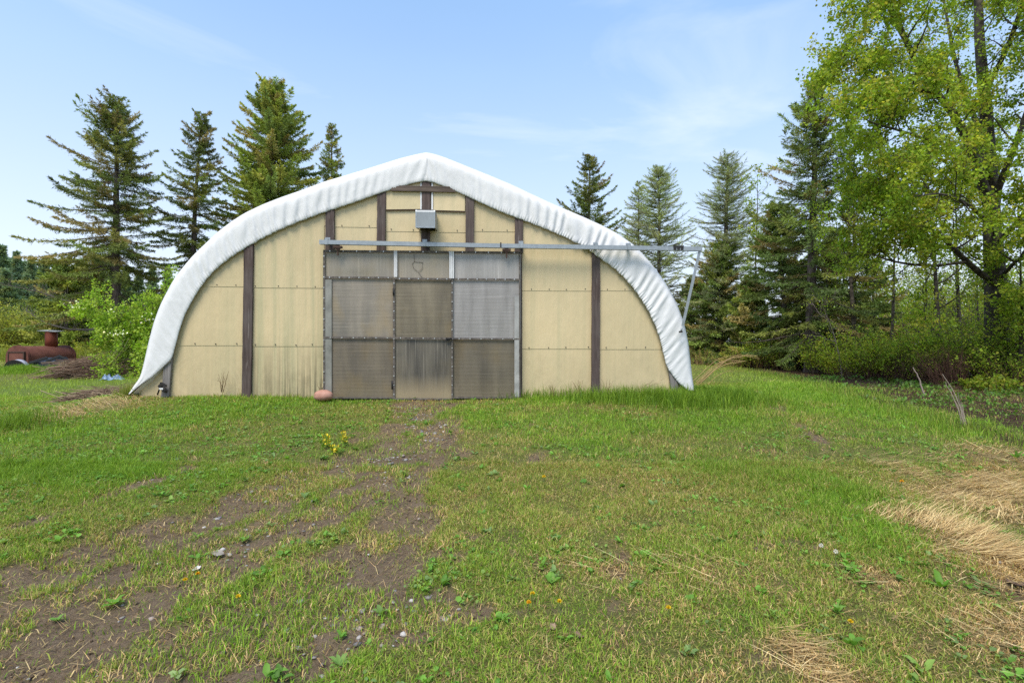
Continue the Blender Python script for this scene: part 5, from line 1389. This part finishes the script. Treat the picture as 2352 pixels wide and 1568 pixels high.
# black plastic pond liner / tub lying by the stove
M_blk = m_plain('black_plastic', (0.012, 0.013, 0.016), 0.28, 0, 0.3, 5, 0.5)
p = at(133, 19.6); p.z += 0.05; tub = empty('plastic_tub', p, 0.1, label='overturned black plastic tub in front of the rusty stove', cat='tub')
b = MB(); r = random.Random(4)
rows = []
for k in range(13):
    u_ = k / 12; x = -0.62 + 1.24 * u_
    ht = 0.16 + 0.24 * math.sin(PI * min(1, u_ * 0.75 + 0.25)) + (0.06 if k == 7 else 0)
    rows.append([(x, -0.40, 0.05), (x, -0.36, ht * 0.62), (x + 0.02, -0.12, ht), (x + 0.04, 0.20, ht * 1.02), (x + 0.02, 0.42, ht * 0.6), (x, 0.44, 0.0)])
v = [p_ for R in rows for p_ in R]
b.add(v, [(k * 6 + j, k * 6 + j + 1, (k + 1) * 6 + j + 1, (k + 1) * 6 + j) for k in range(12) for j in range(5)])
b.add(rows[0], [tuple(range(6))]); b.add(rows[-1], [tuple(range(6))[::-1]])
o = b.build('body', M_blk, tub, bevel=0.015)
b = MB(); b.bar((-0.66, -0.44, 0.20), (-0.05, -0.43, 0.40), 0.05, 0.10); b.bar((-0.08, -0.44, 0.26), (0.40, -0.43, 0.46), 0.05, 0.10); b.bar((0.38, -0.43, 0.45), (0.68, -0.41, 0.30), 0.05, 0.08); b.build('rim', M_blk, tub, bevel=0.012)
b = MB()
for k in range(4): b.box(0.36 + 0.07 * k, 0.40 + 0.07 * k, -0.46, -0.44, 0.12 + 0.03 * k, 0.22 + 0.02 * k)
b.build('worn_patch', m_plain('dull_yellow', (0.26, 0.22, 0.10), 0.7), tub)
# pale half-sunk drum lid
p = at(40, 19.6); p.z += 0.06; b = MB()
b.tube([(0, -0.14, -0.04), (0, -0.12, -0.04), (0, 0.12, -0.04), (0, 0.14, -0.04)], [0.30, 0.345, 0.345, 0.30], 28); dl_ = b.build('drum', m_plain('pale_grey_plastic', (0.42, 0.43, 0.50), 0.5, 0, 0.15, 3), None, label='pale grey round drum half sunk in the grass before the stove door', cat='drum'); dl_.location = p; dl_.rotation_euler = (0.15, 0, 0.2)
b = MB(); b.tube([(0, -0.16, -0.04), (0, -0.10, -0.04)], 0.362, 28); rm = b.build('rim', M_black, dl_)

# brush piles
def pile(name, label, px0, px1, Y, H, n, seed, cols, W=0.6, Ls=(0.6, 1.8), tilt=0.25, az0=0.0, tips=6, rad=(0.005, 0.012)):
    r = np.random.default_rng(seed); a = at(px0, Y); c = at(px1, Y); mid = (a + c) / 2; half = (c.x - a.x) / 2; tb = Tubes()
    mid.z = float(terrain(mid.x, mid.y))
    for k in range(n):
        u_ = np.clip(r.normal(0.05, 0.45), -1, 1); yy = r.normal(0, W * 0.4)
        hgt = H * max(0.02, (1 - abs(u_) ** 1.5)) * r.random() ** 0.8
        L_ = r.uniform(*Ls); d = unit(np.array([math.cos(az0 + r.normal(0, 0.3)), math.sin(az0 + r.normal(0, 0.5)), tilt + r.normal(0, 0.14)]))
        c0 = np.array([u_ * half, yy, float(terrain(mid.x + u_ * half, mid.y + yy)) - mid.z + hgt + 0.03])
        P = np.stack([c0 - d * L_ / 2, c0 - d * L_ / 6 + r.normal(0, 0.02, 3), c0 + d * L_ / 6 + r.normal(0, 0.02, 3), c0 + d * L_ / 2])
        P[:, 2] = np.maximum(P[:, 2], np.array([float(terrain(mid.x + q[0], mid.y + q[1])) - mid.z + 0.01 for q in P]))
        tb.add(P, np.linspace(r.uniform(*rad), 0.002, 4), 4, np.array(cols[r.integers(0, len(cols))]) * r.uniform(0.6, 1.3))
    for k in range(tips):
        x0 = half * r.uniform(0.1, 0.6); L_ = r.uniform(0.9, 1.5)
        P = wander(r, (x0, r.normal(0, 0.2), H * 0.45), (0.75, 0, r.uniform(0.45, 0.9)), L_, 5, 0.05); tb.add(P, np.linspace(0.012, 0.003, 6), 4, (0.34, 0.28, 0.17))
    o = link(name, tb.mesh(name), M_twig, None, label=label, cat='brush pile', group='brush piles'); o.location = mid
pile('brush_pile', 'heap of cut brown brush and pale stalks beside the flowering bush', 135, 290, 16.9, 0.62, 760, 201, [(0.20, 0.13, 0.095), (0.15, 0.09, 0.065), (0.27, 0.19, 0.13)], W=0.9, tilt=0.22, tips=11)
pile('brush_pile', 'low bundle of dead stalks lying left of the barn foot', 165, 305, 9.6, 0.14, 300, 202, [(0.22, 0.15, 0.10), (0.14, 0.09, 0.065), (0.34, 0.26, 0.17)], W=0.5, Ls=(0.4, 1.1), tilt=0.10, az0=0.35, tips=0, rad=(0.003, 0.007))

# crumpled blue plastic scraps
M_blue = m_plain('blue_plastic', (0.13, 0.20, 0.30), 0.4, 0, 0.6, 9)
for px, Y, s, sd, lb in ((247, 15.9, 0.16, 1, 'crumpled pale blue plastic bag, the left of two by the brush pile'), (271, 16.0, 0.14, 2, 'crumpled blue plastic sheet, the right of two by the brush pile')):
    r = np.random.default_rng(sd); nn = 14; gu, gv = np.meshgrid(np.linspace(-1, 1, nn), np.linspace(-1, 1, nn))
    h = np.clip(1.1 - np.hypot(gu, gv), 0, 1); z = s * (h * 0.75 + 2.2 * (fbm(gu * 2.4 + sd * 9, gv * 2.4, 7, 3) - 0.42) * np.sqrt(h))
    Vv = np.stack([gu * s * 1.25 + r.normal(0, .012, gu.shape), gv * s + r.normal(0, .012, gu.shape), z], -1).reshape(-1, 3)
    i = np.arange(nn - 1)[:, None] * nn; j = np.arange(nn - 1)[None]
    o = link('plastic_bag', np_mesh('plastic_bag', Vv, quads=np.stack([i + j, i + j + 1, i + nn + j + 1, i + nn + j], -1).reshape(-1, 4)), M_blue, label=lb, cat='plastic bag', group='blue plastic scraps'); o.location = at(px, Y)

# pink boulder at the door
r = np.random.default_rng(8); q_ = wl(743.5, 908, -0.30); p = Vector((ORG.x + q_.x * _c - q_.y * _s, ORG.y + q_.x * _s + q_.y * _c, q_.z - 0.05))
nu, nv = 28, 16; P = []
for a in range(nv + 1):
    for c in range(nu):
        th, f_ = PI * a / nv, 2 * PI * c / nu; d = np.array([math.sin(th) * math.cos(f_), math.sin(th) * math.sin(f_), math.cos(th)])
        k = 1 + 0.22 * (float(fbm(d[0] * 1.6 + 5, d[1] * 1.6 + d[2] * 2, 15, 3)) - 0.5)
        P.append(np.sign(d) * np.abs(d) ** 0.85 * k * np.array([0.150, 0.11, 0.088]))
i = np.arange(nv)[:, None] * nu; j = np.arange(nu)[None]
Q = np.stack([i + j, i + nu + j, i + nu + (j + 1) % nu, i + (j + 1) % nu], -1).reshape(-1, 4)
M_pink, nt, out = mat('pink_granite'); v = coords(nt); n1 = noise(nt, v, 70, 4, 0.7); n2 = noise(nt, v, 9, 4)
bsdf(nt, out, mix(nt, ramp(nt, n1, 0.55, 0.72), mix(nt, ramp(nt, n2, .3, .7), (0.36, 0.17, 0.12), (0.46, 0.25, 0.19)), (0.50, 0.40, 0.36)), 0.75, 0, 0.3, n1, 0.3, 0.004)
o = link('boulder', np_mesh('boulder', np.array(P), quads=Q, smooth=True), M_pink, label='rounded pink boulder at the left foot of the sliding door', cat='boulder'); o.location = p + Vector((0, 0, 0.05))

# broken bracket at the left foot of the barn
p = Vector(wl(376, 893, -0.10)); c_, s_ = math.cos(TH), math.sin(TH)
pw_ = Vector((ORG.x + p.x * c_ - p.y * s_, ORG.y + p.x * s_ + p.y * c_, p.z))
b = MB(); b.bar((-0.07, 0, 0.06), (0.05, -0.02, -0.04), 0.05, 0.04); b.bar((-0.03, -0.03, 0.10), (0.06, -0.03, 0.05), 0.04, 0.03); b.tube([(-0.09, -0.02, -0.10), (-0.05, -0.03, 0.0), (0.03, -0.04, 0.03), (0.07, -0.03, -0.06)], 0.012, 6)
o = b.build('ground_anchor', M_black, None, label='dark broken ground anchor at the left barn foot', cat='anchor'); o.location = pw_
b = MB(); b.box(-0.03, 0.03, -0.062, -0.056, -0.005, 0.022); b.build('metal_plate', M_white, o)

# ------------------------------------------------------------------ stalks and small plants
def stalks(name, label, lines, Y, rad, col, cat, group=None, seed=1, taper=0.5):
    r = np.random.default_rng(seed); tb = Tubes(); b0 = None
    for pts in lines:
        P = limb3(Y, pts)
        if b0 is None: b0 = P[0].copy(); 
        t = np.linspace(0, 1, 12); s0 = np.linspace(0, 1, len(P)); Q_ = np.stack([np.interp(t, s0, P[:, k]) for k in range(3)], -1)
        for _ in range(2): Q_[1:-1] = (Q_[:-2] + 2 * Q_[1:-1] + Q_[2:]) / 4
        Q_ += np.cumsum(r.normal(0, 0.004, Q_.shape), 0)
        tb.add(Q_ - b0, np.linspace(rad, rad * taper, 12), 5, np.array(col) * r.uniform(0.75, 1.2))
    o = link(name, tb.mesh(name), M_twig, None, label=label, cat=cat, group=group); o.location = b0
    return o
Yk = gpt(2210, 976)[1]
stalks('dead_stalks', 'pale dead stalks standing in a sheaf at the lawn edge before the brush', [[(2212, 978), (2203, 935), (2185, 895), (2160, 860)], [(2216, 977), (2206, 930), (2196, 898)], [(2207, 978), (2200, 940), (2190, 918)], [(2218, 978), (2213, 950), (2206, 920)], [(2211, 977), (2197, 925), (2172, 880)]], Yk, 0.008, (0.33, 0.27, 0.22), 'stalks', seed=3)
stalks('leaning_stick', 'pale dead stick leaning out of the brown brush', [[(2124, 912), (2110, 872), (2094, 842)]], gpt(2124, 913)[1], 0.016, (0.36, 0.28, 0.24), 'stick', 'loose sticks in the wood', 4)
stalks('leaning_stick', 'thin grey stick leaning left of the aspen trunk', [[(2230, 862), (2212, 830), (2206, 812)]], 13.6, 0.012, (0.30, 0.26, 0.22), 'stick', 'loose sticks in the wood', 5)
lines = []
r = random.Random(9)
for k in range(13):
    x0 = 1596 + r.uniform(-6, 16); y0 = 888 + r.uniform(-14, 12); s_ = r.uniform(0.55, 1.0)
    lines.append([(x0, y0), (x0 + 40 * s_, y0 - 38 * s_), (x0 + 75 * s_, y0 - 68 * s_), (x0 + (105 + r.uniform(0, 30)) * s_, y0 - (78 + r.uniform(-8, 6)) * s_), (x0 + (125 + r.uniform(0, 40)) * s_, y0 - (72 + r.uniform(-10, 8)) * s_)])
stalks('straw_stalks', 'bent straw-coloured stalks leaning away from the right barn corner', lines, 11.0, 0.006, (0.42, 0.29, 0.14), 'stalks', seed=6)
lines = [[(1458 + dx, 900), (1480 + dx, 885), (1505 + dx * 1.5, 868 + dy)] for dx, dy in ((0, 0), (6, 8), (14, 4), (-6, 12))]
stalks('dry_weed', 'thin dry branching weed leaning on the right wall panels', lines, 8.7, 0.004, (0.30, 0.22, 0.13), 'weed', 'dry weeds against the wall', 7)
def dryweed(px, py, h, n, label, seed):
    r = random.Random(seed); ls = []
    for k in range(n):
        dx = r.uniform(-1, 1) * h * 0.4
        ls.append([(px + r.uniform(-4, 4), py), (px + dx * 0.5, py - h * 0.5), (px + dx, py - h * r.uniform(0.6, 1.0))])
    Y = 8.8 / (1 - 0.063 * (px - CX) / F) - 0.12
    stalks('dry_weed', label, ls, Y, 0.004, (0.22, 0.15, 0.08), 'weed', 'dry weeds against the wall', seed)
dryweed(512, 900, 48, 9, 'dry brown weed against the left wall panel beside the dark post', 21)
dryweed(735, 905, 40, 6, 'dry weed at the wall just left of the pink boulder', 22)
dryweed(1330, 905, 34, 8, 'thin seed-headed grass tuft left of the right wall post', 23)
dryweed(1395, 905, 38, 6, 'thin seed-headed grass tuft right of the right wall post', 24)
dryweed(1270, 908, 26, 7, 'short seed-headed grass tuft near the door edge', 25)

M_yel = m_leaf('yellow_petal', 0.2, 0.5, 0.2)
def dandelion(px, py, label, col=(0.75, 0.48, 0.02), s=0.015, h=0.05, seed=1, name='dandelion', group='dandelions in the lawn', puff=False):
    r = np.random.default_rng(seed); x, y = gpt(px, py + 3); z = float(terrain(x, y))
    root = empty(name, (x, y, z), label=label, cat='dandelion', group=group)
    tb = Tubes(); tb.add([(0, 0, -0.01), (0.004, 0, h * .5), (0.006, 0.002, h)], [0.002, 0.002, 0.0018], 5, (0.14, 0.19, 0.06)); link('stem', tb.mesh('stem'), M_twig, root)
    n = 60; D = unit(r.normal(0, 1, (n, 3)) + np.array([0, 0, 0.0 if puff else 0.9])); D[:, 2] = D[:, 2] if puff else np.abs(D[:, 2]) * 0.8 + 0.05
    D = unit(D); sd = unit(np.cross(D, r.normal(0, 1, (n, 3)))) * s * 0.22; P = np.tile([0.006, 0.002, h], (n, 1)).astype(float)
    Vv = np.stack([P, P + D * s * 0.7 + sd, P + D * s, P + D * s * 0.7 - sd], 1)
    quads_obj('flower_head', Vv, np.tile(col, (n, 1)) * r.uniform(0.8, 1.15, (n, 1)), M_yel, root)
D_ = [(1221, 1388, 'yellow dandelion, the upper of a close pair in the foreground'), (1212, 1409, 'orange-yellow dandelion, the lower of a close pair in the foreground'), (1282, 1404, 'yellow dandelion just right of the close pair'),
      (1248, 1106, 'small yellow dandelion in the mid lawn below the door'), (1952, 1452, 'yellow dandelion in the dry grass at the lower right'), (1533, 1418, 'half-open dandelion in the lower middle'), (2070, 1118, 'orange dandelion near the straw patch'),
      (452, 1338, 'small orange dandelion in the left bare track'), (422, 1352, 'small yellow dandelion in the left bare track'), (544, 1390, 'yellow dandelion on the grass strip between the tracks')]
for k, (x, y, lb) in enumerate(D_): dandelion(x, y, lb, (0.75, 0.42, 0.02) if 'orange' in lb else (0.75, 0.55, 0.03), 0.0145 if y > 1300 else 0.019, seed=k)
for k, (x, y, lb) in enumerate([(1884, 1290, 'white dandelion clock, left of two in the right lawn'), (1918, 1306, 'white dandelion clock, right of two in the right lawn')]): dandelion(x, y, lb, (0.7, 0.68, 0.62), 0.014, 0.10, 40 + k, puff=True)
# yellow winter-cress by the gravel
for px, py, lb, sd in [(752, 1030, 'yellow-flowered weed, left of the three by the gravel track', 1), (792, 1028, 'tall yellow-flowered weed, right of the three by the gravel track', 2), (770, 1042, 'shorter yellow-flowered weed in front of its two neighbours', 3)]:
    r = np.random.default_rng(sd); x, y = gpt(px, py); z = float(terrain(x, y)); root = empty('yellow_weed', (x, y, z), label=lb, cat='weed', group='yellow-flowered weeds'); tb = Tubes(); SP = []
    H_ = 0.15 if sd < 3 else 0.09
    for k in range(5):
        P = wander(r, (0, 0, 0), (r.normal(0, 0.3), r.normal(0, 0.3), 1), H_ * r.uniform(0.7, 1.1), 5, 0.08); tb.add(P, np.linspace(0.003, 0.0015, 6), 4, (0.12, 0.17, 0.04)); SP += list(P[3:])
    link('stem', tb.mesh('stem'), M_twig, root); SP = np.array(SP)
    Vv, Cc = leaf_cloud(r, SP, np.tile([0, 0, 1.0], (len(SP), 1)), 5, 0.022, 0.014, np.array([(0.60, 0.47, 0.03), (0.50, 0.42, 0.04)]), 0); quads_obj('flowers', Vv, Cc, M_yel, root)
    Vv, Cc = leaf_cloud(r, SP * [1, 1, 0.5], np.tile([0, 0, 1.0], (len(SP), 1)), 2, 0.04, 0.02, np.array([(0.12, 0.19, 0.03)]), 0); quads_obj('leaves', Vv, Cc, M_fol, root)

# larger single weeds in the foreground
def rosette(px, py, n, L_, asp, el, col, label, seed, name='broadleaf_weed', group='single weeds in the foreground'):
    r = np.random.default_rng(seed); x, y = gpt(px, py); z = float(terrain(x, y)); az = np.arange(n) * 2.4 + r.uniform(0, 6); e_ = r.uniform(el[0], el[1], n)
    D = np.stack([np.cos(az) * np.cos(e_), np.sin(az) * np.cos(e_), np.sin(e_)], -1); P = np.zeros((n, 3)) + [0, 0, 0.003]
    LL = 0.66 * L_ * r.uniform(0.65, 1.1, n); V_, q, t, c = leaves(P, D, LL, LL * asp, np.tile([0, 0, 1.0], (n, 1)), np.tile(col, (n, 1)) * r.uniform(0.8, 1.2, (n, 1)))
    me = np_mesh(name, V_, q, t, tint=np.concatenate([np.repeat(c, 2, 0), np.repeat(c, 4, 0)])); o = link(name, me, M_weed, label=label, cat='weed', group=group); o.location = (x, y, z)
for k, a in enumerate([(131, 1428, 7, 0.055, 0.6, (0.3, 0.9), (0.10, 0.19, 0.04), 'small pale plantain in the bare soil at the lower left'),
          (262, 1392, 9, 0.085, 0.5, (0.2, 0.7), (0.10, 0.20, 0.03), 'broad plantain clump beside the left track'),
          (405, 1553, 4, 0.06, 0.75, (0.1, 0.4), (0.17, 0.23, 0.09), 'pale round-leaved weed at the bottom edge'),
          (780, 1530, 11, 0.085, 0.42, (0.2, 0.8), (0.12, 0.20, 0.05), 'light green plantain at the bottom left of centre'),
          (1155, 1425, 10, 0.09, 0.35, (0.3, 0.8), (0.09, 0.18, 0.03), 'leafy dandelion rosette left of the yellow pair'),
          (1921, 1412, 10, 0.10, 0.33, (0.4, 1.1), (0.11, 0.20, 0.04), 'upright dock with narrow pale leaves in the right lawn'),
          (2162, 1352, 7, 0.15, 0.33, (0.15, 0.8), (0.08, 0.17, 0.02), 'big dark green dock leaf tuft beside the flattened straw'),
          (875, 1413, 8, 0.075, 0.5, (0.2, 0.8), (0.11, 0.18, 0.05), 'plantain among the pebbles in the lower middle'),
          (560, 1245, 8, 0.08, 0.45, (0.2, 0.8), (0.09, 0.17, 0.03), 'weed rosette on the strip between two tracks'),
          (2335, 1055, 9, 0.16, 0.25, (0.5, 1.2), (0.08, 0.16, 0.025), 'grassy green clump at the right edge above the straw')]): rosette(*a, 300 + k)
# scrap of white paper, dead leaf, bits of bark
def scrap(name, px, py, s, col, label, cat, seed, curl=0.3):
    r = np.random.default_rng(seed); x, y = gpt(px, py); z = float(terrain(x, y)); nn = 6
    gu, gv = np.meshgrid(np.linspace(-1, 1, nn), np.linspace(-1, 1, nn)); k = np.sqrt(np.clip(1.15 - np.abs(gu) ** 2 * 0.7, 0.1, 2))
    Vv = np.stack([gu * s, gv * s * 0.55 * k, 0.008 + s * curl * (gu ** 2 + 0.5 * gv ** 2) * 0.6 + r.normal(0, s * 0.03, gu.shape)], -1).reshape(-1, 3); i = np.arange(nn - 1)[:, None] * nn; j = np.arange(nn - 1)[None]
    o = link(name, np_mesh(name, Vv, quads=np.stack([i + j, i + j + 1, i + nn + j + 1, i + nn + j], -1).reshape(-1, 4), smooth=True), m_plain(name + '_surface', col, 0.7, 0, 0.25, 30), label=label, cat=cat); o.location = (x, y, z); o.rotation_euler = (0, 0, r.uniform(0, 3))
scrap('paper_scrap', 451, 1313, 0.028, (0.55, 0.53, 0.50), 'torn white paper scrap lying in the bare track', 'paper', 1)
scrap('dead_leaf', 1270, 1446, 0.026, (0.25, 0.17, 0.105), 'pale curled dead leaf in the lower middle', 'dead leaf', 2, 0.5)
scrap('dead_leaf', 1330, 1470, 0.026, (0.16, 0.10, 0.065), 'brown curled dead leaf right of the pale one', 'dead leaf', 3, 0.5)
scrap('dead_leaf', 1740, 1268, 0.03, (0.07, 0.04, 0.03), 'dark dead leaf in the right lawn', 'dead leaf', 4, 0.4)
scrap('flat_stone', 500, 1274, 0.05, (0.26, 0.23, 0.19), 'flat grey stone sunk in the grass strip', 'stone', 5, 0.02)
scrap('bark_chip', 2340, 1346, 0.05, (0.13, 0.08, 0.06), 'brown bark chip on the bare soil at the right edge', 'bark', 6, 0.2)

# ------------------------------------------------------------------ far buildings
M_roof = m_plain('red_roof', (0.17, 0.085, 0.065), 0.8, 0, 0.4, 1.5); M_hw = m_plain('house_wall', (0.46, 0.43, 0.40), 0.7, 0, 0.1, 1.0); M_glass = m_plain('dark_glass', (0.03, 0.035, 0.04), 0.15)
def house(px, Y, w, d, he, hr, label, roofm, rz, name='house', wallm=None):
    p = at(px, Y); h = empty(name, p, rz, label=label, cat='house'); b = MB(); b.prism([(-w / 2, -0.5), (w / 2, -0.5), (w / 2, he), (0, he + hr), (-w / 2, he)], -d / 2, d / 2); b.build('wall', wallm or M_hw, h)
    b = MB()
    for s_ in (-1, 1):
        b.add([(0, -d / 2 - 0.3, he + hr + 0.14), (0, d / 2 + 0.3, he + hr + 0.14), (s_ * (w / 2 + 0.35), d / 2 + 0.3, he - 0.1), (s_ * (w / 2 + 0.35), -d / 2 - 0.3, he - 0.1),
               (0, -d / 2 - 0.3, he + hr + 0.02), (0, d / 2 + 0.3, he + hr + 0.02), (s_ * (w / 2 + 0.35), d / 2 + 0.3, he - 0.22), (s_ * (w / 2 + 0.35), -d / 2 - 0.3, he - 0.22)], [(0, 1, 2, 3), (4, 7, 6, 5), (0, 3, 7, 4), (1, 5, 6, 2), (2, 6, 7, 3)])
    b.build('roof', roofm, h)
    for x in (-w * 0.25, w * 0.2):
        b = MB(); b.box(x - 0.5, x + 0.5, -d / 2 - 0.04, -d / 2 + 0.02, he * 0.35, he * 0.8); f = b.build('window', M_glass, h)
        b = MB(); b.box(x - 0.6, x + 0.6, -d / 2 - 0.05, -d / 2 - 0.005, he * 0.8, he * 0.8 + 0.1); b.box(x - 0.6, x + 0.6, -d / 2 - 0.05, -d / 2 - 0.005, he * 0.35 - 0.1, he * 0.35); b.build('frame', M_white, f)
house(2122, 95, 5.0, 7.5, 2.0, 2.6, 'far house with a red-brown roof seen through the saplings', M_roof, 1.2)
house(1612, 85, 4.5, 6, 2.2, 1.4, 'far white low house glimpsed between the larch trunks', m_plain('white_roof', (0.6, 0.56, 0.56), 0.6), 1.3)
house(2012, 80, 3.5, 3.6, 0.9, 0.9, 'low far shed with a reddish roof left of the red-roofed house', M_roof, 1.45, 'shed')
p = at(2068, 60); b = MB(); b.box(-1.9, 1.9, -0.9, 0.9, 0.5, 1.05); b.prism([(-1.2, 1.05), (1.1, 1.05), (0.8, 1.5), (-0.9, 1.5)], -0.8, 0.8)
car = b.build('parked_car', m_plain('white_car_paint', (0.7, 0.7, 0.7), 0.25, 0, 0.05), None, bevel=0.08, label='white car parked far off across the green field', cat='car'); car.location = p
for x in (-1.2, 1.2):
    for y in (-0.85, 0.85):
        b = MB(); b.tube([(x, y - 0.1, 0.32), (x, y + 0.1, 0.32)], 0.32, 16); b.build('wheel', M_black, car)
b = MB(); b.prism([(-1.0, 1.08), (0.95, 1.08), (0.72, 1.45), (-0.8, 1.45)], -0.815, 0.815); b.build('window', M_glass, car)
# ------------------------------------------------------------------ sky, sun, camera
SUN_EL, SUN_AZ = math.radians(60), math.radians(203)     # azimuth clockwise from north (+Y): behind the camera, a little left
W = bpy.data.worlds.new('World'); S.world = W; W.use_nodes = True
nt = W.node_tree; nt.nodes.clear(); out = nt.nodes.new('ShaderNodeOutputWorld')
sky = N(nt, 'ShaderNodeTexSky', sky_type='NISHITA', sun_disc=False, sun_elevation=SUN_EL, sun_rotation=SUN_AZ, altitude=0, air_density=1.0, dust_density=1.2, ozone_density=1.6)
tc = N(nt, 'ShaderNodeTexCoord'); sep = N(nt, 'ShaderNodeSeparateXYZ', ins={0: tc.outputs['Generated']})
def wn(scale, sc, det, dist=0.0, loc=(0, 0, 0)):
    mp = N(nt, 'ShaderNodeMapping', ins={'Vector': tc.outputs['Generated'], 'Scale': scale, 'Location': loc, 'Rotation': (0, 0.25, 0)})
    return noise(nt, mp.outputs[0], sc, det, 0.55, dist)
wisp = ramp(nt, wn((1.0, 1.6, 3.6), 1.7, 7, 0.6, (0.3, 0.1, 0.6)), 0.56, 0.82, 0, 0.40)
veil = ramp(nt, wn((0.7, 0.7, 2.2), 1.1, 4), 0.25, 0.75, 0.55, 0.72)
low = ramp(nt, sep.outputs[2], -0.02, 0.60, 1, 0)
low = mathn(nt, 'MULTIPLY', mathn(nt, 'POWER', low, 1.5), 0.95)
col = mix(nt, veil, sky.outputs[0], (2.3, 3.9, 6.4))
col = mix(nt, mathn(nt, 'MINIMUM', mathn(nt, 'ADD', low, wisp), 0.95), col, (5.5, 5.85, 6.3))
bg = N(nt, 'ShaderNodeBackground', ins={'Color': col, 'Strength': 0.12})
nt.links.new(bg.outputs[0], out.inputs[0])

sd = bpy.data.lights.new('sun', 'SUN'); sd.energy = 2.7; sd.angle = math.radians(28); sd.color = (1.0, 0.93, 0.82)
so = bpy.data.objects.new('sun', sd); COL.objects.link(so)
dirn = Vector((math.sin(SUN_AZ) * math.cos(SUN_EL), math.cos(SUN_AZ) * math.cos(SUN_EL), math.sin(SUN_EL)))
so.rotation_euler = (-dirn).to_track_quat('-Z', 'Y').to_euler(); so.location = (0, -5, 30)

cam = bpy.data.cameras.new('camera'); cam.lens = 18.0; cam.sensor_width = 36.0; cam.clip_start = 0.05; cam.clip_end = 3000
co = bpy.data.objects.new('camera', cam); COL.objects.link(co); co.location = (0, 0, CAMZ); co.rotation_euler = (PI / 2, 0, 0)
S.camera = co
S.view_settings.view_transform = 'Standard'; S.view_settings.look = 'None'; S.view_settings.exposure = 0.72; S.view_settings.gamma = 1.0
S.cycles.max_bounces = 7; S.cycles.diffuse_bounces = 4; S.cycles.glossy_bounces = 2; S.cycles.transmission_bounces = 4; S.cycles.transparent_max_bounces = 4
S.cycles.use_denoising = False
S.cycles.caustics_reflective = False; S.cycles.caustics_refractive = False
